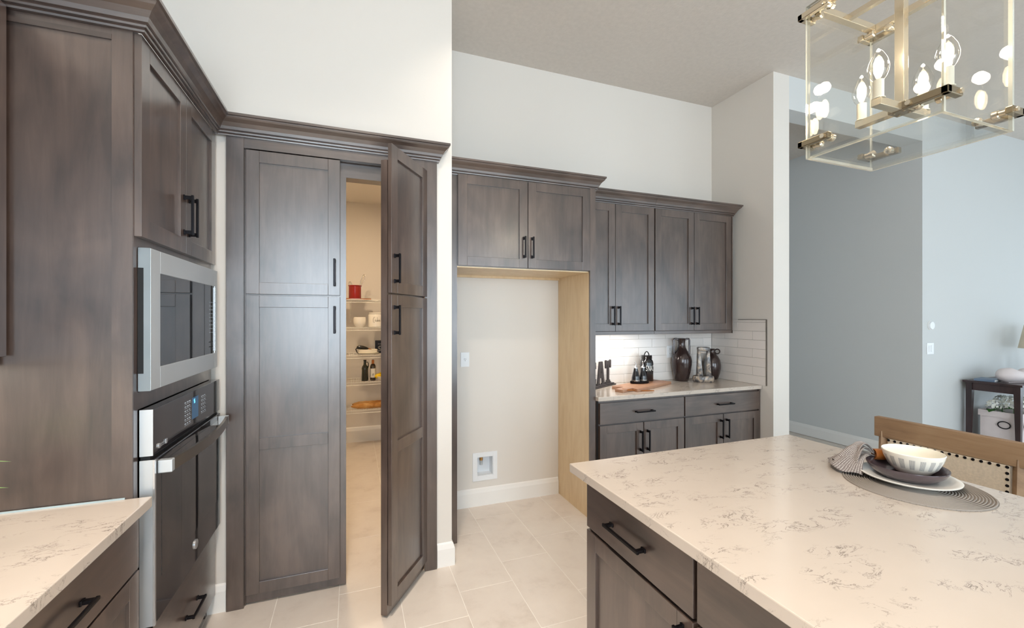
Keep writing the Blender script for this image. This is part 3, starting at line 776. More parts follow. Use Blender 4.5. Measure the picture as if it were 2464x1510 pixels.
# snack jar
sj = thing('snack_jar', 'tall glossy black lidded jar with white letters SNACKS', 'jar', (2.495, 3.215, CB), 0)
b = B(); lathe(b, [(0, 0), (.053, 0), (.058, .006), (.058, .160), (.054, .180), (.045, .194), (.043, .198), (0, .198)], 48); obj('jar_body', b, 'glaze_black', sj, smooth=True)
b = B(); lathe(b, [(0, .198), (.047, .198), (.049, .203), (.046, .208), (.049, .213), (.046, .218), (.048, .224), (.044, .230), (0, .232)], 40); ld_ = obj('lid', b, 'glaze_black', sj, smooth=True)
b = B(); tube(b, [(-.026, 0, .231), (-.022, 0, .240), (-.012, 0, .256), (0, 0, .262), (.012, 0, .256), (.022, 0, .240), (.026, 0, .231)], .0045, 8); obj('lid_handle', b, 'glaze_black', ld_, smooth=True)
b = B()
word = 'SNACKS'; a0 = radians(-128); step = radians(21.5)
for i, ch in enumerate(word):
    V, F = text_verts(ch, .075)
    th = a0+i*step
    vs = []
    for (x, y, z) in V:
        ang = th+(x*.42)/.058; r = .0586
        vs.append(b.verts.new((r*cos(ang), r*sin(ang), .113+y*.92)))
    for f in F:
        try: b.faces.new([vs[k] for k in f])
        except ValueError: pass
obj('lettering', b, 'paper', sj)
# tall vase with two handles
tv = thing('amphora_vase', 'tall brown glazed vase with two square handles at the neck', 'vase', (2.895, 3.220, CT), radians(-20))
b = B(); lathe(b, [(0, 0), (.055, 0), (.060, .006), (.078, .08), (.088, .15), (.090, .19), (.084, .225), (.066, .260), (.046, .290), (.035, .315), (.031, .345), (.034, .385), (.040, .395), (.036, .395), (.028, .385), (.026, .33), (0, .32)], 48); obj('vase_body', b, 'vase_brown', tv, smooth=True)
for s in (-1, 1):
    b = B(); tube(b, [(s*.032, 0, .384), (s*.050, 0, .391), (s*.068, 0, .390), (s*.074, 0, .380), (s*.074, 0, .32), (s*.073, 0, .27), (s*.070, 0, .245)], .0075, 8, sq=(1, 1.2)); obj('vase_handle', b, 'vase_brown', tv, smooth=True)
# sculptural vase
rv = thing('sculptural_vase', 'mottled grey pottery vessel with a tall pierced loop over a low bowl', 'vase', (3.022, 3.085, CT), radians(-28))
b = B(); lathe(b, [(0, 0), (.082, 0), (.092, .008), (.096, .03), (.092, .05), (.086, .058), (.080, .054), (.082, .04), (.078, .02), (0, .018)], 44, sx=1.0, sy=.62); obj('low_bowl', b, 'mottled_glaze', rv, smooth=True)
b = B()
def loop(pts_o, pts_i): pass
prism(b, [(-.060, .040), (-.004, .040), (-.014, .10), (-.028, .24), (-.030, .290), (-.050, .290), (-.052, .20)], -.026, .026)
prism(b, [(.018, .040), (.068, .040), (.056, .20), (.050, .290), (.030, .290), (.026, .24)], -.024, .024)
prism(b, [(-.050, .285), (.050, .285), (.052, .315), (.044, .322), (-.044, .322), (-.052, .315)], -.028, .028)
bmesh.ops.bevel(b, geom=list(b.edges), offset=.004, segments=2, affect='EDGES', profile=.5)
lp = obj('loop', b, 'mottled_glaze', rv, smooth=True)
b = B(); box(b, -.027, .028, -.012, .012, .262, .275, .003); obj('cross_bar', b, 'mottled_glaze', lp)
# small jug
jg = thing('small_jug', 'round brown jug with one ring handle behind the sculptural vase', 'jug', (3.250, 3.205, CT), radians(-35))
b = B(); lathe(b, [(0, 0), (.045, 0), (.052, .006), (.070, .06), (.078, .11), (.078, .14), (.070, .185), (.052, .220), (.032, .240), (.024, .252), (.022, .285), (.026, .292), (.021, .292), (.018, .27), (0, .265)], 44); obj('jug_body', b, 'vase_brown', jg, smooth=True)
b = B(); tube(b, [(.045+.022*cos(t*2*pi/14), 0, .266+.022*sin(t*2*pi/14)) for t in range(14)], .006, 8, closed=True); obj('ring_handle', b, 'vase_brown', jg, smooth=True)

# ================================================================== ISLAND
il = thing('island_cabinet', 'dark stained kitchen island base with drawers over doors', 'cabinet', (.880, 1.475, 0), -pi/2)
LI = 2.30
boxo('body', 'wood', il, 0, LI, .002, .92, .10, .878)
boxo('toe_kick', 'dark_gap', il, .0, LI, .07, .09, 0, .10)
boxo('end_panel', 'wood', il, -.004, 0, .0, .92, .0, .878)
for i in range(4):
    x = .004+i*.572
    d = drawer_front(il, x, .690, .558, .168); handle(d, x+.262, -.021, .772, .20, True)
    d = shaker(il, x, .115, .558, .563, 0); handle(d, x+.52, -.021, .58)
ct = boxo('island_countertop', 'quartz', None, .822, 2.066, -.86, 1.545, .880, .914, .003)
tag(ct, 'large pale veined quartz island countertop in the foreground', 'countertop')

# place setting
PC = (1.835, .915)
pm = B()
prof = [(0, 0)]
prof = [(0.0001, .0002)]
R = .198; NR = 26
for i in range(NR):
    r0 = R*(i+.15)/NR; r1 = R*(i+.5)/NR; r2 = R*(i+.85)/NR
    prof += [(r0, .0004), (R*(i+.28)/NR, .0036), (r1, .0046), (R*(i+.72)/NR, .0036), (r2, .0004)]
prof += [(R, .0018), (R, 0), (0, 0)]
lathe(pm, prof, 72)
o = tag(obj('placemat', pm, 'placemat_weave', None, (PC[0], PC[1], .9145), smooth=True), 'round grey-brown woven placemat on the island', 'placemat')
b = B(); lathe(b, [(0, 0), (.075, 0), (.082, .004), (.128, .014), (.138, .019), (.139, .022), (.136, .023), (.126, .020), (.085, .010), (0, .008)], 64)
tag(obj('dinner_plate', b, 'white_ceramic', None, (1.862, .945, .9192), smooth=True), 'white dinner plate at the bottom of the stack on the placemat', 'plate')
b = B(); lathe(b, [(0, 0), (.068, 0), (.084, .006), (.104, .024), (.114, .041), (.1135, .044), (.108, .041), (.096, .022), (.075, .010), (0, .007)], 64)
tag(obj('shallow_bowl', b, 'plum_glaze', None, (1.872, .955, .9275), smooth=True), 'shallow plum coloured bowl between the white plate and patterned bowl', 'bowl')
pb = thing('patterned_bowl', 'deep white bowl with a band of grey dashed stripes on top of the stack', 'bowl', (1.915, .958, .9350))
b = B(); lathe(b, [(0, 0), (.036, 0), (.048, .006), (.070, .030), (.083, .058), (.088, .080), (.0865, .082)], 72); obj('outside', b, 'bowl_print', pb, smooth=True)
b = B(); lathe(b, [(.0865, .082), (.083, .078), (.076, .055), (.062, .030), (.04, .011), (0, .008)], 72); obj('inside', b, 'cream_ceramic', pb, smooth=True)
# napkin gathered through a ring
nk = thing('napkin', 'grey dotted cloth napkin fanned out at the left of the plate stack', 'napkin', (1.884, 1.052, .968), radians(146))
def fan(name, L, spread, lift, droop, ph, amp, zoff, fr=8):
    b = B(); uvl = b.loops.layers.uv.new('UVMap'); rows = []; NU, NV = 18, 40
    for i in range(NU+1):
        t = i/NU; row = []
        for j in range(NV+1):
            s_ = j/NV*2-1; a = s_*spread*(.35+.65*t**.6)
            r = .010+L*t*(1-.10*abs(s_)+.05*sin(s_*5+ph))
            z = zoff+lift*sin(pi*min(1, t*1.1))-droop*t**2.2+amp*(.25+t)*sin(s_*fr+ph)*(1-.3*t)-.010*abs(s_)*t
            row.append((b.verts.new((r*cos(a), r*sin(a), z)), (t*1.0, j/NV*.9)))
        rows.append(row)
    for A, C2 in zip(rows, rows[1:]):
        for j in range(NV):
            q = (A[j], A[j+1], C2[j+1], C2[j]); f = b.faces.new([v for v, _ in q])
            for lp_, (_, uv) in zip(f.loops, q): lp_[uvl].uv = uv
    o = obj(name, b, 'napkin_cloth', nk, smooth=True)
    o.modifiers.new('thick', 'SOLIDIFY').thickness = .0018
    return o
fan('cloth_fold', .155, .80, .016, .038, 0, .005, .006, 9)
fan('cloth_fold', .135, .62, .034, .034, 1.4, .008, .012, 7)
o = fan('cloth_fold', .105, .45, .040, .022, 2.6, .007, .018, 6)
b = B(); lathe(b, [(.016, -.016), (.020, -.016), (.021, 0), (.020, .016), (.016, .016), (.015, 0), (.016, -.016)], 28, Matrix.Translation((-.004, 0, .012)) @ Matrix.Rotation(pi/2, 4, 'Y')); obj('napkin_ring', b, 'orange_wood', nk, smooth=True)
o = fan('cloth_tail', .024, .6, .004, .008, .5, .003, .008, 5); o.rotation_euler = (0, 0, pi); o.location = (-.012, 0, .004)

# ---- stool
st = thing('counter_stool', 'light oak counter stool with linen back panel and dark nailheads behind the island', 'stool', (2.49, 1.135, 0), 0)
for sy in (-1, 1):
    b = B()
    y = sy*.235
    tube(b, [(.02, y, 0), (0, y, .45), (.0, y, .66), (.012, y, .935)], .021, 4); obj('back_post', b, 'stool_wood', st)
    b = B(); tube(b, [(-.42, y*.94, 0), (-.40, y*.94, .62)], .02, 4); obj('front_leg', b, 'stool_wood', st)
    boxo('side_rail', 'stool_wood', st, -.40, 0, y-.012, y+.012, .20, .235)
boxo('seat_frame', 'stool_wood', st, -.42, .02, -.245, .245, .585, .635, .004)
boxo('seat_cushion', 'linen', st, -.41, -.03, -.235, .235, .635, .685, .02)
boxo('foot_rest', 'stool_wood', st, -.425, -.40, -.21, .21, .17, .20)
rail = boxo('top_rail', 'stool_wood', st, -.006, .030, -.268, .268, .905, 1.003, .003)
bp = boxo('back_panel', 'linen', st, -.006, .022, -.212, .212, .66, .905, .006)
nh = None
for i in range(17):
    y = -.205+.410*i/16
    if nh is None:
        t = B(); lathe(t, [(0, 0), (.0062, 0), (.005, .0032), (0, .0045)], 10, Matrix.Rotation(-pi/2, 4, 'Y')); o = obj('nailhead', t, 'black_metal', bp, (-.006, y, .897)); nh = o.data
    else: obj('nailhead', nh, None, bp, (-.006, y, .897))
for sy in (-1, 1):
    for i in range(9): obj('nailhead', nh, None, bp, (-.006, sy*.205, .872-.025*i))

# ================================================================== RIGHT BACKGROUND
th_ = thing('thermostat', 'small round white thermostat above the light switch', 'thermostat', (5.590, 2.65, 1.424))
b = B(); lathe(b, [(0, 0), (.042, 0), (.042, .016), (.038, .022), (0, .024)], 36, Matrix.Rotation(pi/2, 4, 'X')); obj('dial', b, 'white_plastic', th_, smooth=True)
b = B(); lathe(b, [(0, 0), (.046, 0), (.046, .005), (0, .005)], 36, Matrix.Rotation(pi/2, 4, 'X')); obj('back_plate', b, 'white_trim', th_)
outlet('light_switch', 'white double rocker light switch below the round thermostat', 'switch', (5.588, 2.65, 1.187), 0, 'double', .116, .116)
tb = thing('console_table', 'dark espresso console table with tapered legs at the right edge', 'table', (6.12, 2.20, 0))
TWX, TDY, TZ = 1.3, .40, .845
boxo('table_top', 'espresso', tb, -.02, TWX+.02, -.02, TDY+.02, TZ-.022, TZ, .003)
boxo('apron', 'espresso', tb, .01, TWX-.01, .012, .030, TZ-.10, TZ-.022); boxo('apron', 'espresso', tb, .01, TWX-.01, TDY-.03, TDY-.012, TZ-.10, TZ-.022)
boxo('apron', 'espresso', tb, .012, .030, .03, TDY-.03, TZ-.10, TZ-.022); boxo('apron', 'espresso', tb, TWX-.03, TWX-.012, .03, TDY-.03, TZ-.10, TZ-.022)
for x in (0, TWX):
    for y in (0, TDY):
        b = B(); sx = 1 if x == 0 else -1; sy = 1 if y == 0 else -1
        q = [(x, y), (x+sx*.05, y), (x+sx*.05, y+sy*.05), (x, y+sy*.05)]; q2 = [(x+sx*.0, y), (x+sx*.028, y), (x+sx*.028, y+sy*.028), (x, y+sy*.028)]
        lo_ = [b.verts.new((*p, 0)) for p in q2]; hi_ = [b.verts.new((*p, TZ-.022)) for p in q]
        b.faces.new(lo_); b.faces.new(hi_)
        for i in range(4): b.faces.new((lo_[i], lo_[(i+1) % 4], hi_[(i+1) % 4], hi_[i]))
        obj('leg', b, 'espresso', tb)
boxo('lower_shelf', 'espresso', tb, .03, TWX-.03, .03, TDY-.03, .16, .18)
# flower crates on the shelf
def crate(x, label, fl):
    c = thing('flower_crate', label, 'crate', (x, 2.24, .1805), 0, 'flower crates under the console table')
    b = B(); w, dd, h = .30, .28, .36
    box(b, 0, w, 0, .012, 0, h); box(b, 0, w, dd-.012, dd, 0, h); box(b, 0, .012, .012, dd-.012, 0, h); box(b, w-.012, w, .012, dd-.012, 0, h); box(b, .012, w-.012, .012, dd-.012, 0, .012); obj('crate_body', b, 'crate_white', c)
    b = B(); e = .012
    box(b, -e, w+e, -e, 0, h-.055, h+.004); box(b, -e, w+e, dd, dd+e, h-.055, h+.004); box(b, -e, 0, 0, dd, h-.055, h+.004); box(b, w, w+e, 0, dd, h-.055, h+.004); obj('rim', b, 'crate_white', c)
    b = B(); tube(b, [(-.010, .10+.045*cos(t*2*pi/24), .235+.035*sin(t*2*pi/24)) for t in range(24)], .005, 8, closed=True); obj('ring_pull', b, 'black_metal', c, smooth=True)
    b = B(); tube(b, [(.02+.045*cos(t*2*pi/24)+.10, -.010, .235+.035*sin(t*2*pi/24)) for t in range(24)], .005, 8, closed=True); obj('ring_pull', b, 'black_metal', c, smooth=True)
    boxo('foam', 'green_leaf', c, .014, w-.014, .014, dd-.014, .20, h-.04)
    return c
def bloom(x, y, z, r, label, seed):
    rnd = random.Random(seed)
    f = thing('hydrangea', label, 'flower', (x, y, z), 0, 'white hydrangeas in the crates')
    b = B()
    for k in range(46):
        u = rnd.uniform(-.35, 1); a = rnd.uniform(0, 2*pi); q = math.sqrt(max(0, 1-u*u))
        n = Vector((q*cos(a), q*sin(a), u)); p = n*r*rnd.uniform(.9, 1.05)
        t1 = n.orthogonal().normalized(); t2 = n.cross(t1); ro = rnd.uniform(0, 2); s = r*.22
        for m in range(4):
            an = ro+m*pi/2; dd = t1*cos(an)+t2*sin(an); ss = t1*-sin(an)+t2*cos(an)
            vs = [b.verts.new(p), b.verts.new(p+dd*s*.6+ss*s*.5+n*.003), b.verts.new(p+dd*s*1.15+n*.005), b.verts.new(p+dd*s*.6-ss*s*.5+n*.003)]
            b.faces.new(vs)
    o = obj('petals', b, 'petal', f); o['kind'] = 'stuff'
    b = B(); tube(b, [(0, 0, -.20), (0, 0, -.02)], .004, 6); obj('stalk', b, 'green_leaf', f)
    for k in range(3):
        a = seed+k*2.1; obj('leaf', leaf_bm((0, 0, -.055), (cos(a), sin(a), .1), .09, .03, .3), 'green_leaf', f, smooth=True)
crate(6.20, 'pinkish white wooden crate under the console table, the one nearer the hall', 0)
crate(6.62, 'pinkish white wooden crate under the console table, behind the front leg', 0)
bloom(6.235, 2.43, .605, .058, 'white hydrangea head at the left back of the nearer crate', 1)
bloom(6.30, 2.31, .628, .078, 'largest white hydrangea head in the middle of the nearer crate', 2)
bloom(6.42, 2.44, .620, .066, 'white hydrangea head at the right of the nearer crate', 3)
bloom(6.70, 2.33, .610, .075, 'white hydrangea head in the crate behind the front leg', 4)
# ceramic form, books and lamp on the table
cf = thing('ceramic_ornament', 'smooth pinkish white rounded ceramic ornament on the console table', 'ornament', (6.34, 2.335, TZ+.001), radians(-12))
b = B(); tube(b, [(-.17, 0, .072), (-.15, 0, .072), (-.11, 0, .074), (-.04, 0, .074), (.04, 0, .062), (.10, 0, .058), (.16, 0, .072), (.20, 0, .070), (.215, 0, .070)], [.012, .045, .068, .073, .060, .056, .068, .045, .01], 24); obj('ornament_body', b, 'crate_white', cf, smooth=True)
b = B(); box(b, -.10, .10, -.035, .035, 0, .004, .001); obj('foot', b, 'crate_white', cf)
bk = thing('book', 'thin blue grey book lying on the console table', 'book', (6.22, 2.47, TZ+.001), radians(8))
boxo('cover', 'book_blue', bk, -.09, .13, -.07, .08, .0, .022, .001); boxo('pages', 'paper', bk, -.088, .131, -.0705, .0805, .003, .019)
lm = thing('table_lamp', 'table lamp with beige shade at the far right edge', 'lamp', (7.10, 2.40, TZ+.001))
b = B(); lathe(b, [(0, 0), (.07, 0), (.07, .012), (.03, .03), (.05, .12), (.045, .20), (.012, .27), (.010, .36), (0, .36)], 32); obj('lamp_base', b, 'white_ceramic', lm, smooth=True)
b = B(); lathe(b, [(.165, .32), (.12, .58), (.117, .58), (.162, .32), (.165, .32)], 40); obj('lamp_shade', b, 'shade', lm, smooth=True)

# ================================================================== PANTRY CONTENTS
SZ = [1.712, 1.394, 1.082, .778, .462]
for i, z in enumerate(SZ):
    lab = ['topmost white wire pantry shelf holding the red crock', 'second white wire pantry shelf holding the lettered canister', 'middle white wire pantry shelf holding the oval dish', 'fourth white wire pantry shelf holding the dark bottles', 'lowest white wire pantry shelf holding the bread'][i]
    s = thing('wire_shelf', lab, 'shelf', (0, 0, z), 0, 'white wire shelves in the pantry')
    b = B()
    for yy, zz in ((5.14, -.004), (5.14, -.034), (5.53, -.004), (5.33, -.007)): tube(b, [(-1.27, yy, zz), (.49, yy, zz)], .0035, 6)
    obj('rod', b, 'wire_white', s)
    b = B()
    n = 58
    for k in range(n):
        x = -.55+1.03*k/(n-1)
        tube(b, [(x, 5.14, -.034), (x, 5.14, -.002), (x, 5.53, -.002)], .0014, 4, caps=False)
    w_ = obj('cross_wires', b, 'wire_white', s); w_['kind'] = 'stuff'
    for x in (-.02, .42) if i == 0 else (.42,):
        b = B(); prism(b, [(0, -.03), (.02, -.03), (.02, -.05), (0, -.05)], 5.16, 5.535) if False else None
        tube(b, [(x, 5.16, -.036), (x, 5.535, -.26)], .006, 6); obj('brace', b, 'wire_white', s)
def on(z, h=0): return z+.0005
ro = thing('serving_board', 'thin reddish brown wooden board under the red crock', 'board', (.06, 5.30, on(SZ[0])))
b = B(); slab(b, [(-.20, -.09), (.11, -.09), (.145, -.05), (.145, .05), (.11, .09), (-.20, .09)], 0, .014); obj('board', b, 'orange_wood', ro)
ck = thing('utensil_crock', 'dark red cylindrical crock with a wooden rim line on the top shelf', 'crock', (.028, 5.28, SZ[0]+.015))
b = B(); lathe(b, [(0, 0), (.066, 0), (.068, .006), (.068, .138), (.073, .142), (.074, .150), (.070, .152), (.063, .150), (.062, .01), (0, .01)], 40); obj('crock_body', b, 'red_ceramic', ck, smooth=True)
def whisk(loc, tilt, L, label):
    w = thing('whisk', label, 'whisk', loc); w.rotation_euler = tilt
    b = B(); tube(b, [(0, 0, 0), (0, 0, L*.45)], .005, 8); obj('grip', b, 'wire_steel', w, smooth=True)
    b = B()
    for k in range(6):
        a = k*pi/6; pts = []
        for i in range(15):
            t = i/14; s = t*2-1
            rr = .032*(1-abs(s)**3) * (1 if s >= 0 else -1) if False else 0
            ang = pi*t; 
            x = .030*cos(ang)*(1 if True else 0)*(1-.0*t); zz = L*.45+L*.55*sin(ang)**.75
            pts.append((x*cos(a)*(.35+.65*(zz-L*.45)/(L*.55)), x*sin(a)*(.35+.65*(zz-L*.45)/(L*.55)), zz))
        tube(b, pts, .0011, 5)
    obj('wires', b, 'wire_steel', w, smooth=True)
whisk((.050, 5.28, SZ[0]+.028), (0, radians(17), 0), .28, 'tall wire whisk leaning right out of the red crock')
whisk((.010, 5.285, SZ[0]+.028), (0, radians(-12), 0), .185, 'short wire whisk barely showing at the left of the red crock')
p = thing('white_pot', 'small round white ceramic pot left of the lettered canister', 'pot', (.080, 5.25, on(SZ[1])))
b = B(); lathe(b, [(0, 0), (.045, 0), (.050, .004), (.050, .012), (.064, .03), (.070, .06), (.069, .095), (.064, .116), (.058, .118), (.062, .09), (.062, .05), (.04, .018), (0, .016)], 40); obj('pot_body', b, 'white_ceramic', p, smooth=True)
cn = thing('cake_canister', 'white ceramic canister with the handwritten word Cakes', 'canister', (.258, 5.25, on(SZ[1])))
b = B(); lathe(b, [(0, 0), (.080, 0), (.085, .005), (.086, .14), (.080, .150), (0, .152)], 44); obj('canister_body', b, 'white_ceramic', cn, smooth=True)
b = B(); lathe(b, [(0, .152), (.074, .152), (.078, .158), (.078, .166), (.072, .170), (0, .172)], 44); obj('canister_lid', b, 'white_ceramic', cn, smooth=True)
b = B()
def stroke(pts, r=.0016):
    P = []
    for x, z in pts:
        ang = -pi/2+.05+x/.0868; P.append((.0868*cos(ang), .0868*sin(ang), .072+z))
    tube(b, P, r, 6)
stroke([(-.020, .042), (-.026, .045), (-.034, .038), (-.040, .022), (-.041, .004), (-.037, -.010), (-.029, -.015), (-.022, -.014)])
stroke([(-.008, .014), (-.014, .016), (-.019, .010), (-.019, .002), (-.014, -.002), (-.008, .002), (-.006, .014), (-.006, .002), (-.002, -.002)])
stroke([(.004, .044), (.008, .042), (.007, .030), (.004, .010), (.003, -.003)])
stroke([(.004, .008), (.011, .014), (.013, .010), (.006, .006), (.013, -.003), (.017, -.001)])
stroke([(.018, .006), (.025, .010), (.024, .015), (.019, .012), (.018, .003), (.023, -.002), (.029, .003)])
stroke([(.030, .004), (.036, .017), (.035, .010), (.040, .002), (.036, -.006), (.032, -.002)])
obj('lettering', b, 'dark_steel', cn)
ds = thing('oval_dish', 'cream oval serving dish with handles on the middle shelf', 'dish', (.170, 5.25, on(SZ[2])))
b = B(); lathe(b, [(0, 0), (.075, 0), (.082, .004), (.118, .018), (.122, .022), (.112, .022), (.100, .026), (.103, .055), (.097, .058), (.092, .03), (.06, .012), (0, .010)], 48, sx=1.03, sy=.62); obj('dish_body', b, 'cream_ceramic', ds, smooth=True)
ag = thing('aubergine', 'dark glossy aubergine lying in the oval dish', 'aubergine', (.120, 5.25, SZ[2]+.05), radians(5))
b = B(); tube(b, [(-.075, 0, .028), (-.07, 0, .028), (-.04, 0, .034), (.0, 0, .026), (.035, 0, .018), (.055, 0, .014)], [.004, .016, .024, .022, .016, .008], 14); obj('aubergine_body', b, 'aubergine', ag, smooth=True)
b = B(); tube(b, [(.050, 0, .015), (.075, 0, .010), (.090, 0, .006)], [.008, .005, .003], 8); obj('stem', b, 'orange_wood', ag, smooth=True)
b = B(); tube(b, [(-.07, 0, .03), (-.085, -.02, .01), (-.075, -.04, -.02), (-.06, -.05, -.035)], [.004, .006, .006, .003], 8); obj('calyx', b, 'aubergine', ag, smooth=True)
sg = thing('chalk_sign', 'small black sign with white lettering on the middle shelf behind the dish', 'sign', (.332, 5.36, on(SZ[2])), radians(-4))
boxo('board', 'navy_board', sg, -.078, .078, -.008, .008, 0, .152, .001)
b = B(); rnd = random.Random(3)
for z, n_, hh in ((.105, 9, .008), (.028, 8, .008)):
    for k in range(n_):
        x = -.045+k*.0105; box(b, x, x+.006, -.0092, -.008, z+rnd.uniform(0, .003), z+hh)
pts = [(-.02+.022*cos(t), -.009, .068+.018*sin(t)) for t in [i*.4 for i in range(13)]]
tube(b, pts, .002, 5); tube(b, [(.0+.03*cos(t), -.009, .066+.02*sin(t)) for t in [2.2+i*.35 for i in range(11)]], .002, 5)
obj('chalk_marks', b, 'chalk', sg)['kind'] = 'stuff'
bt = thing('handled_bottle', 'dark green oil bottle with a small loop handle on the fourth shelf', 'bottle', (.136, 5.24, on(SZ[3])))
b = B(); lathe(b, [(0, 0), (.036, 0), (.038, .004), (.034, .12), (.036, .145), (.030, .165), (.016, .185), (.014, .225), (.017, .228), (.017, .240), (0, .242)], 32); obj('bottle_body', b, 'olive_glass', bt, smooth=True)
b = B(); tube(b, [(.014, 0, .212), (.028, 0, .214), (.036, 0, .200), (.037, 0, .170), (.034, 0, .150)], .005, 8); obj('loop_handle', b, 'olive_glass', bt, smooth=True)
bt = thing('oil_bottle', 'slim brown bottle with a white label beside the lemons', 'bottle', (.224, 5.24, on(SZ[3])))
b = B(); lathe(b, [(0, 0), (.029, 0), (.031, .004), (.031, .16), (.026, .18), (.013, .195), (.012, .240), (0, .241)], 32); obj('bottle_body', b, 'brown_glass', bt, smooth=True)
b = B(); lathe(b, [(.0128, .190), (.0145, .192), (.0145, .236), (.0, .243)], 24); obj('neck_wrap', b, 'orange_wood', bt, smooth=True)
b = B()
for (q, w0) in ((0, 0),):
    rows = []
    for i in range(15):
        a = -pi/2-1.0+2.0*i/14; rows.append((b.verts.new((.0314*cos(a), .0314*sin(a), .035)), b.verts.new((.0314*cos(a), .0314*sin(a), .140))))
    for A, C2 in zip(rows, rows[1:]): b.faces.new((A[0], C2[0], C2[1], A[1]))
lb_ = obj('label_paper', b, 'paper', bt, smooth=True)
b = B()
for k in range(4): tube(b, [(.0318*cos(-pi/2+s*.5), .0318*sin(-pi/2+s*.5), .062+k*.006+.008*s) for s in (-.6, 0, .6)], .0011, 5)
obj('label_sprig', b, 'slot', lb_)
lbw = thing('lemon_bowl', 'pale bowl holding lemons on the fourth shelf', 'bowl', (.335, 5.25, on(SZ[3])))
b = B(); lathe(b, [(0, 0), (.04, 0), (.045, .006), (.075, .028), (.088, .045), (.085, .047), (.070, .032), (.04, .012), (0, .010)], 40); obj('bowl_body', b, 'cream_ceramic', lbw, smooth=True)
for i, (x, y, z, a, lab) in enumerate(((.282, 5.225, .050, .3, 'yellow lemon at the left of the pale bowl'), (.352, 5.225, .052, 1.4, 'yellow lemon at the right of the pale bowl'), (.322, 5.292, .056, 2.9, 'yellow lemon at the back of the pale bowl'))):
    b = B(); lathe(b, [(0, -.042), (.006, -.040), (.014, -.034), (.026, -.018), (.029, 0), (.026, .018), (.014, .034), (.007, .041), (0, .044)], 20, Matrix.Rotation(pi/2, 4, 'Y'))
    tag(obj('lemon', b, 'lemon', None, (x, y, SZ[3]+z), a, smooth=True), lab, 'lemon', 'lemons in the pale bowl')
for i, (y, lab) in enumerate(((5.22, 'long crusty baguette at the front of the lowest shelf'), (5.29, 'long crusty baguette at the back of the lowest shelf'))):
    b = B(); pts = []; rs = []
    for k in range(21):
        t = k/20; pts.append((-.005+.50*t-(.0 if i else .01), 0, .030+.012*i)); rs.append(max(.004, (.032-.002*i)*(1-abs(2*t-1)**6)+.0015*sin(k*2.4)))
    tube(b, pts, rs, 14)
    l_ = tag(obj('baguette', b, 'bread', None, (0, y, on(SZ[4])), smooth=True), lab, 'bread', 'baguettes on the lowest shelf')
pd = bpy.data.lights.new('pantry_lamp', 'AREA'); pd.shape = 'DISK'; pd.size = .25; pd.energy = 34; pd.color = (1.0, .76, .49)
po = bpy.data.objects.new('pantry_lamp', pd); COL.objects.link(po); po.location = (-.15, 4.0, 2.87)

# ================================================================== CHANDELIER
CX, CY, CB0, CT0 = 1.714, .888, 1.980, 2.440
KS = 1.19; ZO = -.285      # built at nominal size, the lantern is a 15 inch one
HX, HY = .154, .162
ch = thing('chandelier', 'glass box pendant light with candle bulbs above the island', 'chandelier', (CX, CY, ZO))
ch.scale = (KS, KS, KS)
def pane(x0, x1, y0, y1, z0, z1, thin):
    b = B(); box(b, x0, x1, y0, y1, z0, z1)
    bmesh.ops.recalc_face_normals(b, faces=b.faces)
    for f in b.faces: f.material_index = 0 if abs(f.normal[thin]) > .5 else 1
    o = obj('glass_pane', b, 'clear_glass', ch); o.data.materials.append(MATS['glass_edge'])
g = .008
pane(-HX, -HX+g, -HY, HY, CB0, CT0, 0); pane(HX-g, HX, -HY, HY, CB0, CT0, 0)
pane(-HX+g, HX-g, -HY, -HY+g, CB0, CT0, 1); pane(-HX+g, HX-g, HY-g, HY, CB0, CT0, 1)
pane(-HX+g, HX-g, -HY+g, HY-g, CB0, CB0+g, 2)
# top frame
b = B(); zt = CT0-.012
for s in (-1, 1):
    box(b, -HX+g, HX-g, s*(HY-.018)-.010, s*(HY-.018)+.010, zt-.010, zt+.010, .001)
    box(b, s*(HX-.018)-.010, s*(HX-.018)+.010, -HY+.028, HY-.028, zt-.010, zt+.010, .001)
box(b, -HX+.028, HX-.028, -.008, .008, zt-.008, zt+.008); box(b, -.008, .008, -HY+.028, HY-.028, zt-.008, zt+.008)
obj('top_frame', b, 'nickel', ch)
b = B(); box(b, -.011, .011, -.011, .011, 2.095, CT0+.02, .001); cyl(b, (0, 0, CT0), (0, 0, 3.235), .006); obj('stem', b, 'nickel', ch)
b = B(); lathe(b, [(0, 3.235), (.065, 3.235), (.065, 3.263), (0, 3.263)], 32); obj('canopy', b, 'nickel', ch, smooth=True)
za = 2.085
b = B(); box(b, -.022, .022, -.022, .022, za-.012, za+.012, .002)
for dx, dy in ((.012, .012), (-.012, .012), (.012, -.012), (-.012, -.012)): lathe(b, [(0, -.003), (.003, -.002), (.004, 0), (0, 0)], 10, Matrix.Translation((dx, dy, za-.012)))
obj('hub', b, 'nickel_dark', ch)
AR = .100
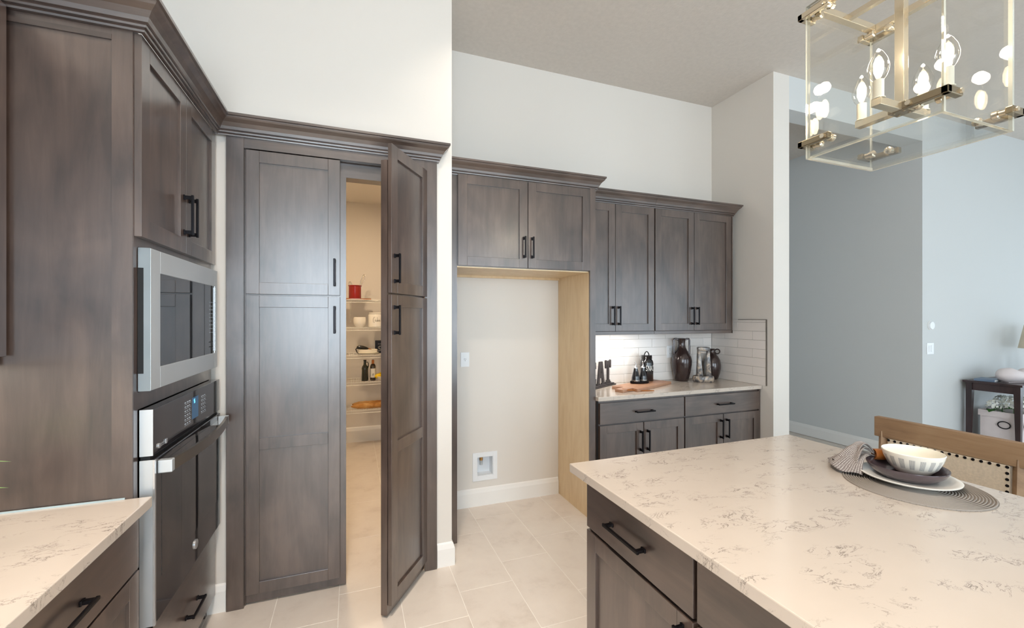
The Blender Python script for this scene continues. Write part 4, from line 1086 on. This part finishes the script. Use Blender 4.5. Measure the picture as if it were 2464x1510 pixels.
for k, (dx, dy) in enumerate(((1, 0), (-1, 0), (0, 1), (0, -1))):
    b = B(); box(b, .018, AR+.012, -.012, .012, za-.010, za+.010, .001, Matrix.Rotation(math.atan2(dy, dx), 4, 'Z')); arm = obj('arm', b, 'nickel', ch)
    px, py = dx*AR, dy*AR
    b = B(); lathe(b, [(0, za+.010), (.015, za+.010), (.015, za+.012), (.012, za+.014), (.012, za+.060), (0, za+.060)], 20, Matrix.Translation((px, py, 0))); obj('candle_sleeve', b, 'candle', arm, smooth=True)
    b = B(); lathe(b, [(.011, za+.060), (.018, za+.070), (.023, za+.085), (.024, za+.098), (.019, za+.118), (.010, za+.136), (.002, za+.146), (0, za+.147)], 24, Matrix.Translation((px, py, 0))); bulb = obj('bulb', b, 'bulb_glass', ch, smooth=True)
    b = B(); lathe(b, [(0, za+.066), (.006, za+.070), (.011, za+.085), (.011, za+.108), (.006, za+.122), (0, za+.126)], 16, Matrix.Translation((px, py, 0))); obj('filament', b, 'flame', bulb, smooth=True)
    pdl = bpy.data.lights.new('bulb_light', 'POINT'); pdl.energy = 2.5; pdl.color = (1, .88, .70); pdl.shadow_soft_size = .02
    pol = bpy.data.objects.new('bulb_light', pdl); COL.objects.link(pol); pol.location = (CX+KS*px, CY+KS*py, ZO+KS*(za+.165))
# corner clamps, bottom and top: straps wrapping each vertical corner
for zc in (CB0+.045, CT0-.03):
    for sx in (-1, 1):
        for sy in (-1, 1):
            b = B(); t = .015
            xo, yo = sx*(HX+t), sy*(HY+t)
            for (xa, xb, ya, yb) in ((sx*HX, xo, yo, sy*(HY-.075)), (xo, sx*(HX-.045), sy*HY, yo)):
                box(b, xa, xb, ya, yb, zc-.009, zc+.009, .002)
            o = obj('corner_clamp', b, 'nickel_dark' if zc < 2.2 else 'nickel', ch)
            for (mx_, my_, R_) in ((sx*HX, sy*(HY-.060), Matrix.Rotation(-sx*pi/2, 4, 'Y')), (sx*(HX-.032), sy*HY, Matrix.Rotation(sy*pi/2, 4, 'X'))):
                b = B(); lathe(b, [(0, -.020), (.006, -.020), (.006, 0), (.008, .002), (.008, .014), (.011, .016), (.011, .026), (.007, .029), (0, .029)], 18, Matrix.Translation((mx_, my_, zc)) @ R_); obj('clamp_screw', b, 'nickel', o, smooth=True)
